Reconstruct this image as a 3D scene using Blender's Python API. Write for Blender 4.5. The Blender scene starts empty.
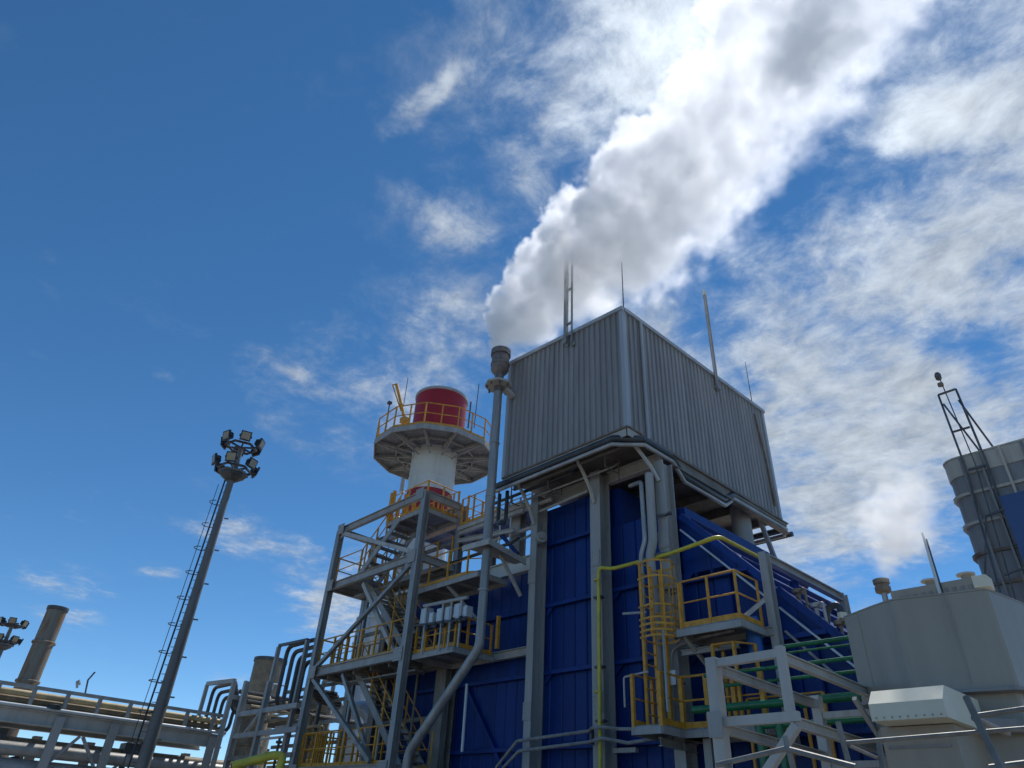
import bpy, bmesh, math, random
from mathutils import Vector, Matrix
random.seed(11)
S = bpy.context.scene
COL = S.collection

# ------------------------------------------------------------------ camera
# building axes: X along the boiler house, Y across it, origin below the near corner of the clad box
cam = bpy.data.cameras.new('camera')
cam.sensor_width = 36.0
cam.lens = 23.894
cam.clip_start = 0.1
cam.clip_end = 3000
camo = bpy.data.objects.new('camera', cam)
COL.objects.link(camo)
CR = Vector((0.68945675, 0.7224619, 0.05194403))
CU = Vector((0.37217349, -0.41486733, 0.83028428))
CF = Vector((-0.62139864, 0.55311291, 0.55491426))
camo.matrix_world = Matrix(((CR.x, CU.x, -CF.x, 9.58220019), (CR.y, CU.y, -CF.y, -12.7405488), (CR.z, CU.z, -CF.z, 1.6), (0, 0, 0, 1)))
S.camera = camo

# ------------------------------------------------------------------ sun, sky, exposure
SUN = Vector((-0.146, 0.487, 0.861)).normalized()
SUN_EL = math.asin(SUN.z)
SUN_AZ = math.atan2(SUN.x, SUN.y)
sl = bpy.data.lights.new('sun', 'SUN')
sl.energy = 4.0
sl.angle = math.radians(0.5)
sl.color = (1.0, 0.96, 0.9)
slo = bpy.data.objects.new('sun', sl)
COL.objects.link(slo)
slo.rotation_euler = (-SUN).to_track_quat('-Z', 'Y').to_euler()

S.view_settings.view_transform = 'Standard'
S.view_settings.look = 'None'
S.view_settings.exposure = 0.0
S.view_settings.gamma = 1.0
S.view_settings.use_curve_mapping = False
S.render.engine = 'CYCLES'
S.cycles.use_denoising = True
S.cycles.use_adaptive_sampling = True
S.cycles.adaptive_threshold = 0.02
S.cycles.max_bounces = 18
S.cycles.volume_bounces = 18
S.cycles.volume_step_rate = 1.2
S.cycles.sample_clamp_indirect = 8.0

W = bpy.data.worlds.new('World')
S.world = W
W.use_nodes = True
nt = W.node_tree
nt.nodes.clear()


def nd(tree, typ, **kw):
    n = tree.nodes.new(typ)
    for k, v in kw.items():
        setattr(n, k, v)
    return n


def mth(tree, op, a, b=None, c=None, clamp=False):
    n = tree.nodes.new('ShaderNodeMath')
    n.operation = op
    n.use_clamp = clamp
    for i, v in enumerate((a, b, c)):
        if v is None:
            continue
        if isinstance(v, (int, float)):
            n.inputs[i].default_value = v
        else:
            tree.links.new(v, n.inputs[i])
    return n.outputs[0]


def sstep(tree, v, a, b, c=0.0, d=1.0):
    n = tree.nodes.new('ShaderNodeMapRange')
    n.interpolation_type = 'SMOOTHSTEP'
    tree.links.new(v, n.inputs[0])
    for i, q in enumerate((a, b, c, d)):
        n.inputs[i + 1].default_value = q
    return n.outputs[0]


def noise(tree, vec, scale, detail=4, rough=0.55, lac=2.0, dist=0.0):
    n = tree.nodes.new('ShaderNodeTexNoise')
    tree.links.new(vec, n.inputs['Vector'])
    n.inputs['Scale'].default_value = scale
    n.inputs['Detail'].default_value = detail
    n.inputs['Roughness'].default_value = rough
    n.inputs['Lacunarity'].default_value = lac
    n.inputs['Distortion'].default_value = dist
    return n


def build_world():
    L = nt.links
    tc = nd(nt, 'ShaderNodeTexCoord')
    sky = nd(nt, 'ShaderNodeTexSky', sky_type='NISHITA')
    sky.sun_disc = False
    sky.sun_elevation = SUN_EL
    sky.sun_rotation = SUN_AZ
    sky.air_density = 0.85
    sky.dust_density = SKY_DUST
    sky.altitude = 2500.0
    sky.ozone_density = SKY_OZONE
    bg = nd(nt, 'ShaderNodeBackground')
    bg.inputs['Strength'].default_value = SKY_STRENGTH
    hs = nd(nt, 'ShaderNodeHueSaturation')
    hs.inputs['Saturation'].default_value = SKY_SAT
    hs.inputs['Hue'].default_value = SKY_HUE
    L.new(sky.outputs[0], hs.inputs['Color'])
    L.new(hs.outputs[0], bg.inputs['Color'])
    sep = nd(nt, 'ShaderNodeSeparateXYZ')
    L.new(tc.outputs['Generated'], sep.inputs[0])
    z = mth(nt, 'ADD', mth(nt, 'MAXIMUM', sep.outputs[2], 0.0), 0.05)
    u = mth(nt, 'DIVIDE', sep.outputs[0], z)
    v = mth(nt, 'DIVIDE', sep.outputs[1], z)
    cmb = nd(nt, 'ShaderNodeCombineXYZ')
    L.new(u, cmb.inputs[0])
    L.new(v, cmb.inputs[1])
    uvv = cmb.outputs[0]
    # organic warp of the cloud plane
    wn = noise(nt, uvv, 3.0, 5, 0.6)
    sub = nd(nt, 'ShaderNodeVectorMath', operation='SUBTRACT')
    L.new(wn.outputs['Color'], sub.inputs[0])
    sub.inputs[1].default_value = (0.5, 0.5, 0.5)
    scl = nd(nt, 'ShaderNodeVectorMath', operation='SCALE')
    L.new(sub.outputs[0], scl.inputs[0])
    scl.inputs['Scale'].default_value = 0.22
    add = nd(nt, 'ShaderNodeVectorMath', operation='ADD')
    L.new(uvv, add.inputs[0])
    L.new(scl.outputs[0], add.inputs[1])
    wuv = add.outputs[0]
    total = None
    for (cu, cv, ang, ln, wd, wt) in CLOUD_BANKS:
        mp = nd(nt, 'ShaderNodeMapping', vector_type='TEXTURE')
        mp.inputs['Location'].default_value = (cu, cv, 0)
        mp.inputs['Rotation'].default_value = (0, 0, ang)
        mp.inputs['Scale'].default_value = (ln, wd, 1)
        L.new(wuv, mp.inputs['Vector'])
        le = nd(nt, 'ShaderNodeVectorMath', operation='LENGTH')
        L.new(mp.outputs[0], le.inputs[0])
        g = sstep(nt, le.outputs['Value'], 1.5, 0.0, 0.0, wt)
        total = g if total is None else mth(nt, 'ADD', total, g)
    wn2 = noise(nt, uvv, 5.0, 2, 0.5)
    sc2 = nd(nt, 'ShaderNodeVectorMath', operation='SCALE')
    L.new(wn2.outputs['Color'], sc2.inputs[0])
    sc2.inputs['Scale'].default_value = 0.10
    ad2 = nd(nt, 'ShaderNodeVectorMath', operation='ADD')
    L.new(uvv, ad2.inputs[0])
    L.new(sc2.outputs[0], ad2.inputs[1])
    n1 = noise(nt, ad2.outputs[0], 5.2, 12, 0.64, 2.1, 0.0)
    n2 = noise(nt, uvv, 1.6, 3, 0.5)
    n4 = noise(nt, ad2.outputs[0], 17.0, 8, 0.62)
    fb = mth(nt, 'ADD', mth(nt, 'MULTIPLY', mth(nt, 'SUBTRACT', n1.outputs[0], 0.5), 1.7),
             mth(nt, 'ADD', mth(nt, 'MULTIPLY', mth(nt, 'SUBTRACT', n2.outputs[0], 0.5), 0.35),
                 mth(nt, 'MULTIPLY', mth(nt, 'SUBTRACT', n4.outputs[0], 0.5), 0.38)))
    cover = mth(nt, 'ADD', total, mth(nt, 'MULTIPLY', fb, sstep(nt, total, -0.05, 0.3, 0.45, 1.0)))
    # ragged cumulus-like core inside a thin milky sheet
    dens = mth(nt, 'ADD', sstep(nt, cover, 0.26, 0.95, 0.0, 0.48), sstep(nt, cover, 0.05, 0.72, 0.0, 0.42))
    # cloud brightness: thin cloud scatters the sun forward, thick cloud greys
    sd = nd(nt, 'ShaderNodeVectorMath', operation='DOT_PRODUCT')
    L.new(tc.outputs['Generated'], sd.inputs[0])
    sd.inputs[1].default_value = tuple(SUN)
    glow = mth(nt, 'POWER', mth(nt, 'MAXIMUM', sd.outputs['Value'], 0.0), 22.0)
    n3 = noise(nt, ad2.outputs[0], 7.0, 8, 0.65)
    br = mth(nt, 'ADD', mth(nt, 'MULTIPLY', glow, 0.55), CLOUD_BASE)
    br = mth(nt, 'MULTIPLY', br, mth(nt, 'ADD', mth(nt, 'MULTIPLY', mth(nt, 'ADD', n3.outputs[0], n4.outputs[0]), 0.85), 0.15))
    cb = nd(nt, 'ShaderNodeBackground')
    cb.inputs['Color'].default_value = CLOUD_TINT
    L.new(br, cb.inputs['Strength'])
    mx = nd(nt, 'ShaderNodeMixShader')
    L.new(dens, mx.inputs[0])
    L.new(bg.outputs[0], mx.inputs[1])
    L.new(cb.outputs[0], mx.inputs[2])
    out = nd(nt, 'ShaderNodeOutputWorld')
    L.new(mx.outputs[0], out.inputs[0])


SKY_STRENGTH = 0.14
SKY_DUST = 0.0
SKY_OZONE = 3.0
SKY_SAT = 1.2
SKY_HUE = 0.494
CLOUD_BASE = 0.60
CLOUD_TINT = (0.87, 0.96, 1.05, 1)
# banks of cloud in the cloud plane: centre u, centre v, heading, half length, half width, weight
CLOUD_BANKS = [
    (-0.608, 0.307, 0.057, 0.109, 0.021) + (0.36,),
    (-0.74, 0.458, 1.208, 0.128, 0.063) + (0.40,),
    (-1.407, 0.528, 1.61, 0.126, 0.062) + (0.40,),
    (-1.355, 0.707, 1.251, 0.291, 0.379) + (0.42,),
    (-2.425, 0.913, 0.431, 0.238, 0.22) + (0.55,),
    (-2.856, 1.604, -0.503, 0.835, 0.268) + (0.70,),
    (-0.95, 0.712, 0.056, 0.149, 0.198) + (0.25,),
    (-3.473, 0.603, 1.416, 0.18, 0.249) + (0.46,),
    (-4.045, 0.788, 2.3, 0.202, 0.19) + (0.42,),
    (-3.02, 0.778, 1.88, 0.124, 0.114) + (0.3,),
    (-4.637, 1.895, 1.349, 0.165, 0.31) + (0.36,),
    (-1.617, 0.309, 1.069, 0.07, 0.048) + (0.25,),
    (-0.33, 0.463, 0.476, 0.193, 0.136) + (0.42,),
    (-0.513, 0.497, -0.621, 0.124, 0.075) + (0.22,),
    (-0.354, 1.252, 0.711, 0.743, 2.548) + (0.45,),
    (-0.038, 0.854, 0.85, 0.179, 0.104) + (0.34,),
    (-0.45, 1.742, 0.677, 0.347, 0.915) + (0.26,),
    (-0.599, 1.034, 1.915, 0.282, 0.187) + (0.22,),
    (-0.13, 0.902, 1.122, 0.192, 0.076) + (-0.36,),
    (-0.293, 0.803, 1.681, 0.153, 0.068) + (-0.34,),
    (-0.554, 1.097, 1.894, 0.36, 0.088) + (-0.42,),
    (-0.215, 1.46, -0.051, 0.095, 0.248) + (-0.40,),
    (-0.357, 1.126, 1.548, 0.125, 0.093) + (-0.22,),
    (-0.616, 1.885, 0.658, 0.648, 1.009) + (0.20,),
]
build_world()


# ------------------------------------------------------------------ materials
MATS = {}


def mat(name, col, rough=0.55, metal=0.0, var=0.25, scale=3.0, dirt=None, dirt_amt=0.0, bump=0.0, bscale=20.0, spec=0.5, streak=False, lo=0.5, tone=0.0):
    m = bpy.data.materials.new(name)
    m.use_nodes = True
    t = m.node_tree
    b = t.nodes['Principled BSDF']
    tc = t.nodes.new('ShaderNodeTexCoord')
    vec = tc.outputs['Object']
    if streak:
        mp = t.nodes.new('ShaderNodeMapping')
        mp.inputs['Scale'].default_value = (1, 1, 0.12)
        t.links.new(vec, mp.inputs[0])
        vec = mp.outputs[0]
    n = noise(t, vec, scale, 6, 0.65)
    r = t.nodes.new('ShaderNodeMix')
    r.data_type = 'RGBA'
    c1 = [max(0, c * (1 - var)) for c in col]
    c2 = [min(1, c * (1 + var)) for c in col]
    r.inputs[6].default_value = (*c1, 1)
    r.inputs[7].default_value = (*c2, 1)
    t.links.new(sstep(t, n.outputs[0], 0.3, 0.7), r.inputs[0])
    outc = r.outputs[2]
    if dirt:
        n2 = noise(t, vec, scale * 1.7 + 0.7, 8, 0.7)
        k = sstep(t, n2.outputs[0], lo, lo + 0.22, 0, dirt_amt)
        r2 = t.nodes.new('ShaderNodeMix')
        r2.data_type = 'RGBA'
        t.links.new(k, r2.inputs[0])
        t.links.new(outc, r2.inputs[6])
        r2.inputs[7].default_value = (*dirt, 1)
        outc = r2.outputs[2]
    if tone:
        oi = t.nodes.new('ShaderNodeObjectInfo')
        hv = t.nodes.new('ShaderNodeHueSaturation')
        t.links.new(outc, hv.inputs['Color'])
        t.links.new(mth(t, 'ADD', mth(t, 'MULTIPLY', oi.outputs['Random'], 2 * tone), 1 - tone), hv.inputs['Value'])
        outc = hv.outputs[0]
    t.links.new(outc, b.inputs['Base Color'])
    n3 = noise(t, tc.outputs['Object'], 9.0, 4, 0.6)
    t.links.new(mth(t, 'ADD', mth(t, 'MULTIPLY', n3.outputs[0], 0.25), rough - 0.12), b.inputs['Roughness'])
    b.inputs['Metallic'].default_value = metal
    b.inputs['Specular IOR Level'].default_value = spec
    if bump:
        bp = t.nodes.new('ShaderNodeBump')
        bp.inputs['Strength'].default_value = bump
        bp.inputs['Distance'].default_value = 0.02
        n4 = noise(t, tc.outputs['Object'], bscale, 5, 0.6)
        t.links.new(n4.outputs[0], bp.inputs['Height'])
        t.links.new(bp.outputs[0], b.inputs['Normal'])
    MATS[name] = m
    return m


RUST = (0.16, 0.07, 0.03)
GRIME = (0.07, 0.065, 0.055)
M_GALV = mat('galvanised_steel', (0.32, 0.315, 0.30), 0.45, 0.35, 0.22, 4.0, GRIME, 0.35, streak=True)
M_STEEL = mat('grey_painted_steel', (0.36, 0.355, 0.335), 0.5, 0.0, 0.15, 2.5, GRIME, 0.4, streak=True)
M_PALE = mat('pale_painted_steel', (0.46, 0.445, 0.405), 0.5, 0.0, 0.12, 2.0, (0.2, 0.17, 0.13), 0.35, streak=True)
M_CLAD = mat('grey_cladding', (0.30, 0.284, 0.268), 0.5, 0.1, 0.16, 1.6, (0.12, 0.12, 0.12), 0.3, streak=True)
M_FLASH = mat('pale_flashing', (0.42, 0.43, 0.43), 0.45, 0.2, 0.1, 2.0, GRIME, 0.25, streak=True)
M_BLUE = mat('blue_casing_paint', (0.002, 0.034, 0.20), 0.5, 0.0, 0.25, 1.4, (0.003, 0.018, 0.09), 0.6, bump=0.12, bscale=4, streak=True, spec=0.35, tone=0.16)
M_BLUE2 = mat('blue_pipe_paint', (0.02, 0.12, 0.42), 0.4, 0.0, 0.15, 3.0)
M_YEL = mat('yellow_railing_paint', (0.62, 0.30, 0.03), 0.5, 0.0, 0.2, 5.0, RUST, 0.45)
M_GAS = mat('yellow_pipe_paint', (0.58, 0.50, 0.06), 0.45, 0.0, 0.12, 3.0, GRIME, 0.3)
M_RED = mat('red_stack_paint', (0.34, 0.010, 0.018), 0.45, 0.0, 0.15, 0.8, (0.2, 0.02, 0.02), 0.4, streak=True)
M_WHITE = mat('white_stack_paint', (0.66, 0.66, 0.60), 0.5, 0.0, 0.08, 0.8, (0.35, 0.32, 0.26), 0.45, streak=True)
M_DARK = mat('dark_steel', (0.09, 0.095, 0.10), 0.5, 0.2, 0.3, 3.0, RUST, 0.35)
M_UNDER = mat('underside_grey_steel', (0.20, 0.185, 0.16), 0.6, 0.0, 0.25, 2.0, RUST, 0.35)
M_GRATE = mat('platform_grating', (0.24, 0.25, 0.25), 0.6, 0.2, 0.25, 6.0, GRIME, 0.5)
M_LAG = mat('insulation_sheathing', (0.38, 0.375, 0.36), 0.4, 0.3, 0.15, 2.0, GRIME, 0.3)
M_DPIPE = mat('dark_pipe', (0.05, 0.058, 0.065), 0.35, 0.2, 0.3, 2.0, GRIME, 0.4)
M_BROWN = mat('weathered_brown_pipe', (0.24, 0.19, 0.12), 0.6, 0.0, 0.3, 2.0, RUST, 0.6)
M_RUST = mat('rusty_chimney', (0.22, 0.21, 0.17), 0.7, 0.1, 0.25, 1.0, (0.20, 0.09, 0.035), 0.95, bump=0.2, streak=True, lo=0.42)
M_GREEN = mat('green_pipe_paint', (0.02, 0.15, 0.06), 0.3, 0.0, 0.2, 3.0, GRIME, 0.3)
M_ENC = mat('grey_enclosure_paint', (0.34, 0.305, 0.245), 0.4, 0.0, 0.10, 0.9, (0.22, 0.21, 0.18), 0.35, streak=True)
M_CREAM = mat('cream_and_sunlit_sheet', (0.68, 0.66, 0.52), 0.5, 0.0, 0.05, 2.0)  # cream paint on small parts; on the enclosure hood it imitates sunlight
M_SILO = mat('silo_steel', (0.25, 0.245, 0.24), 0.5, 0.1, 0.15, 1.2, (0.10, 0.08, 0.06), 0.5, streak=True)
M_SILOB = mat('silo_pale_band', (0.50, 0.47, 0.40), 0.55, 0.0, 0.12, 2.0, RUST, 0.4, streak=True)
M_SIGN = mat('blue_sheet', (0.05, 0.09, 0.22), 0.35, 0.0, 0.06, 1.0)
M_LENS = mat('lamp_glass', (0.34, 0.27, 0.17), 0.2, 0.0, 0.1, 8.0)
M_BLACK = mat('black_housing', (0.03, 0.035, 0.04), 0.45, 0.1, 0.2, 6.0)
M_MAST = mat('mast_steel', (0.17, 0.165, 0.155), 0.5, 0.2, 0.2, 2.0, GRIME, 0.4, streak=True)
M_GROUND = mat('concrete_yard', (0.21, 0.19, 0.165), 0.8, 0.0, 0.2, 0.4, (0.12, 0.11, 0.1), 0.5, bump=0.2)
M_VESS = mat('pale_vessel_paint', (0.56, 0.60, 0.62), 0.4, 0.2, 0.1, 1.0, GRIME, 0.25, streak=True)
M_BEIGE = mat('beige_vessel', (0.40, 0.33, 0.20), 0.55, 0.0, 0.2, 1.5, RUST, 0.35, streak=True)
M_HEAD = mat('scorched_steel', (0.20, 0.17, 0.155), 0.5, 0.2, 0.3, 4.0, RUST, 0.6)
M_TANP = mat('tan_pipe', (0.50, 0.40, 0.22), 0.5, 0.0, 0.2, 2.0, RUST, 0.4, streak=True)
M_TUBE = mat('scaffold_tube', (0.24, 0.225, 0.20), 0.5, 0.2, 0.25, 5.0, GRIME, 0.4)
M_TAN = mat('rust_stained_edge', (0.20, 0.155, 0.11), 0.6, 0.1, 0.3, 6.0, RUST, 0.5)


# ------------------------------------------------------------------ mesh builder
class MB:
    def __init__(s):
        s.v, s.f = [], []

    def add(s, vs, fs):
        o = len(s.v)
        s.v += [tuple(p) for p in vs]
        s.f += [tuple(i + o for i in f) for f in fs]
        return s

    def box(s, a, b):
        x0, x1 = sorted((a[0], b[0]))
        y0, y1 = sorted((a[1], b[1]))
        z0, z1 = sorted((a[2], b[2]))
        return s.add([(x0, y0, z0), (x1, y0, z0), (x1, y1, z0), (x0, y1, z0), (x0, y0, z1), (x1, y0, z1), (x1, y1, z1), (x0, y1, z1)],
                     [(0, 3, 2, 1), (4, 5, 6, 7), (0, 1, 5, 4), (1, 2, 6, 5), (2, 3, 7, 6), (3, 0, 4, 7)])

    def frame(s, d, side=None):
        d = Vector(d).normalized()
        if side is None:
            side = Vector((0, 0, 1)) if abs(d.z) < 0.95 else Vector((1, 0, 0))
        side = Vector(side)
        n = (side - d * side.dot(d)).normalized()
        return d, n, d.cross(n)

    def beam(s, a, b, w, h, side=None):
        """rectangular bar; h along side, w across it"""
        a, b = Vector(a), Vector(b)
        d, n, t = s.frame(b - a, side)
        vs = [p + n * (h / 2) * i + t * (w / 2) * j for p in (a, b) for i, j in ((-1, -1), (-1, 1), (1, 1), (1, -1))]
        return s.add(vs, [(3, 2, 1, 0), (4, 5, 6, 7), (0, 1, 5, 4), (1, 2, 6, 5), (2, 3, 7, 6), (3, 0, 4, 7)])

    def hbeam(s, a, b, w, h, side=None, t=0.022):
        """I-section: flanges are w wide and lie h apart along side"""
        a, b = Vector(a), Vector(b)
        d, n, q = s.frame(b - a, side)
        for k in (-1, 1):
            s.beam(a + n * (h / 2 - t / 2) * k, b + n * (h / 2 - t / 2) * k, w, t, n)
        s.beam(a, b, t * 0.8, h - 2 * t, n)
        return s

    def tube(s, pts, r, n=8, closed=False, r2=None, bend=0.0):
        P = [Vector(p) for p in pts]
        if bend and len(P) > 2:
            Q = [P[0]]
            for i in range(1, len(P) - 1):
                a, c, b = P[i - 1], P[i], P[i + 1]
                k = min(bend, (a - c).length * 0.45, (b - c).length * 0.45)
                p0, p1 = c + (a - c).normalized() * k, c + (b - c).normalized() * k
                for j in range(5):
                    u = j / 4
                    Q.append(p0.lerp(c, u).lerp(c.lerp(p1, u), u))
            P = Q + [P[-1]]
        m = len(P)
        up = None
        rings = []
        for i in range(m):
            if closed:
                d0, d1 = (P[i] - P[i - 1]), (P[(i + 1) % m] - P[i])
            else:
                d0 = P[i] - P[i - 1] if i else P[1] - P[0]
                d1 = P[i + 1] - P[i] if i < m - 1 else P[i] - P[i - 1]
            d0.normalize()
            d1.normalize()
            d = d0 + d1
            if d.length < 1e-6:
                d = d0
            d.normalize()
            if up is None:
                up = Vector((0, 0, 1)) if abs(d.z) < 0.9 else Vector((1, 0, 0))
            nn = up - d * up.dot(d)
            if nn.length < 1e-4:
                nn = Vector((1, 0, 0)) - d * d.x
            nn.normalize()
            up = nn
            q = d.cross(nn)
            k = 1 / max(0.6, math.sqrt(max(0.0, (1 + d0.dot(d1)) / 2)))
            rr = r if r2 is None else r + (r2 - r) * i / (m - 1)
            rings.append([P[i] + (nn * math.cos(2 * math.pi * j / n) + q * math.sin(2 * math.pi * j / n)) * rr * (k if 0 < i < m - 1 or closed else 1) for j in range(n)])
        vs = [p for ring in rings for p in ring]
        fs = []
        for i in range(m if closed else m - 1):
            for j in range(n):
                a, b = i * n + j, i * n + (j + 1) % n
                c, e = ((i + 1) % m) * n + (j + 1) % n, ((i + 1) % m) * n + j
                fs.append((a, b, c, e))
        if not closed:
            fs.append(tuple(reversed(range(n))))
            fs.append(tuple((m - 1) * n + j for j in range(n)))
        return s.add(vs, fs)

    def lathe(s, c, prof, n=24, cap=True):
        c = Vector(c)
        vs, fs = [], []
        for r, z in prof:
            vs += [c + Vector((r * math.cos(2 * math.pi * j / n), r * math.sin(2 * math.pi * j / n), z)) for j in range(n)]
        for i in range(len(prof) - 1):
            for j in range(n):
                fs.append((i * n + j, i * n + (j + 1) % n, (i + 1) * n + (j + 1) % n, (i + 1) * n + j))
        if cap:
            fs.append(tuple(reversed(range(n))))
            fs.append(tuple((len(prof) - 1) * n + j for j in range(n)))
        return s.add(vs, fs)

    def prism(s, poly, ext):
        """poly: 3D outline; ext: extrusion vector"""
        P = [Vector(p) for p in poly]
        e = Vector(ext)
        n = len(P)
        return s.add(P + [p + e for p in P], [tuple(reversed(range(n))), tuple(range(n, 2 * n))] + [(i, (i + 1) % n, n + (i + 1) % n, n + i) for i in range(n)])

    def mesh(s, name, m, smooth=True):
        me = bpy.data.meshes.new(name)
        me.from_pydata(s.v, [], s.f)
        bm = bmesh.new()
        bm.from_mesh(me)
        bmesh.ops.recalc_face_normals(bm, faces=bm.faces)
        bm.to_mesh(me)
        bm.free()
        me.materials.append(m)
        if smooth:
            me.polygons.foreach_set('use_smooth', [True] * len(me.polygons))
            me.set_sharp_from_angle(angle=math.radians(38))
        me.update()
        return me

    def build(s, name, m, parent=None, label=None, smooth=True):
        o = bpy.data.objects.new(name, s.mesh(name, m, smooth))
        COL.objects.link(o)
        if parent is not None:
            o.parent = parent
            o.matrix_parent_inverse = parent_inv(parent)
        if label:
            o['label'] = label
        return o


def parent_inv(p):
    # world transform of the parent without a depsgraph update (only translations and z turns are used)
    m = p.matrix_basis.copy()
    q = p
    while q.parent is not None:
        m = q.parent.matrix_basis @ q.matrix_parent_inverse @ m
        q = q.parent
    return m.inverted()


def thing(name, label, cat, loc=(0, 0, 0), group=None):
    o = bpy.data.objects.new(name, None)
    COL.objects.link(o)
    o.location = loc
    o.empty_display_size = 0.2
    o['label'] = label
    o['category'] = cat
    if group:
        o['group'] = group
    return o


def tag(o, label, cat, group=None, kind=None):
    o['label'] = label
    o['category'] = cat
    if group:
        o['group'] = group
    if kind:
        o['kind'] = kind
    return o


def inst(name, me, parent, loc=(0, 0, 0), rz=0.0):
    """another object of the same mesh, placed in world coordinates under a parent"""
    o = bpy.data.objects.new(name, me)
    COL.objects.link(o)
    o.location = loc
    o.rotation_euler = (0, 0, rz)
    o.parent = parent
    o.matrix_parent_inverse = parent_inv(parent)
    return o


def V(*a):
    return Vector(a)


POST_ME = {}


def railing(parent, path, h=1.0, gap=1.1, m=None, post=0.05, toe=True, r=0.02, closed=False, mid=True, ends=True):
    m = m or M_YEL
    P = [Vector(p) for p in path]
    segs = list(zip(P, P[1:])) + ([(P[-1], P[0])] if closed else [])
    up = Vector((0, 0, h))
    MB().tube([p + up for p in P], r, 6, closed).build('handrail', m, parent)
    if mid:
        MB().tube([p + up * 0.53 for p in P], r * 0.8, 6, closed).build('middle_rail', m, parent)
    if toe:
        for a, b in segs:
            MB().beam(a + V(0, 0, 0.06), b + V(0, 0, 0.06), 0.012, 0.12).build('toe_board', m, parent)
    key = (m.name, h, post)
    if key not in POST_ME:
        POST_ME[key] = MB().beam((0, 0, -0.05), (0, 0, h), post, post).mesh('railing_post', m)
    done = []
    for k, (a, b) in enumerate(segs):
        n = max(1, round((b - a).length / gap))
        for i in range(n + 1):
            p = a.lerp(b, i / n)
            if any((p - q).length < 0.05 for q in done):
                continue
            done.append(p)
            d = b - a
            inst('railing_post', POST_ME[key], parent, p, math.atan2(d.y, d.x))


def grating(parent, x0, x1, y0, y1, z, name='grating_floor', m=None, edge=True, me=None):
    """a floor of bearing bars on a channel frame"""
    b = MB()
    b.box((x0, y0, z - 0.035), (x1, y1, z))
    b.build(name, m or M_GRATE, parent)
    if edge:
        e = MB()
        for (a, c) in (((x0, y0), (x1, y0)), ((x1, y0), (x1, y1)), ((x1, y1), (x0, y1)), ((x0, y1), (x0, y0))):
            e.beam((*a, z - 0.105), (*c, z - 0.105), 0.06, 0.14)
        n = max(1, int((x1 - x0) / 0.9))
        for i in range(1, n):
            x = x0 + (x1 - x0) * i / n
            e.beam((x, y0, z - 0.09), (x, y1, z - 0.09), 0.05, 0.10)
        e.build('floor_frame', me or M_STEEL, parent)


# ------------------------------------------------------------------ ground
g = MB()
g.add([(-1500, -1500, 0), (1500, -1500, 0), (1500, 1500, 0), (-1500, 1500, 0)], [(0, 1, 2, 3)])
go = g.build('ground', M_GROUND)
go['kind'] = 'structure'
go['label'] = 'flat concrete plant yard below the frame'

# ------------------------------------------------------------------ boiler house (blue casing)
BH = thing('boiler_house', 'tall blue panelled boiler casing with grey steel columns under the grey clad box', 'building', (-3, 1.6, 0))
core = MB()
core.box((-12.6, 1.72, 0), (-4.5, 6.4, 8.45))
core.box((-4.5, 1.72, 0), (-1.7, 6.4, 10.25))
core.box((-1.7, 1.72, 0), (0.42, 6.4, 9.05))
core.prism([(0.42, 1.72, 0), (4.6, 1.72, 0), (4.6, 1.72, 4.47), (0.42, 1.72, 8.73)], (0, 4.68, 0))
core.build('casing_core', M_BLUE, BH)


def slope_z(x):
    return 8.73 - (x - 0.42) * 1.02


PANEL = {}


def panel_mesh(w, h):
    key = (round(w, 3), round(h, 3))
    if key not in PANEL:
        b = MB()
        c = 0.03
        # pressed sheet: flat face, returned edges
        o = [(0, 0), (w, 0), (w, h), (0, h)]
        i = [(c, c), (w - c, c), (w - c, h - c), (c, h - c)]
        vs = [(x, 0.09, z) for x, z in o] + [(x, 0.03, z) for x, z in o] + [(x, 0.0, z) for x, z in i]
        fs = [(0, 1, 2, 3), (8, 11, 10, 9)]
        for a in range(4):
            q = (a + 1) % 4
            fs += [(a, 4 + a, 4 + q, q), (4 + a, 8 + a, 8 + q, 4 + q)]
        b.add(vs, fs)
        PANEL[key] = b.mesh('casing_panel', M_BLUE, smooth=False)
    return PANEL[key]


rows = [(0.0, 1.818), (1.82, 3.628), (3.63, 5.438), (5.44, 7.248), (7.25, 8.45), (7.25, 9.05), (9.052, 10.25)]
pitch = 0.44
xs = [-12.55 + pitch * i for i in range(40)]
for (z0, z1) in rows:
    for x in xs:
        top = 8.46 if x + pitch < -4.3 else (10.26 if x + pitch < -1.6 else 9.06)
        if (z1 == 8.45) != (top == 8.46) and z0 > 7:
            continue
        if x + pitch > 0.42:
            top = slope_z(x + pitch) - 0.03
            if x + pitch > 4.6 or z0 > 6.9:
                continue
            if z1 > top:
                continue
        elif z1 > top:
            continue
        inst('casing_panel', panel_mesh(pitch - 0.014, z1 - z0), BH, (x, 1.60, z0))
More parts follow.
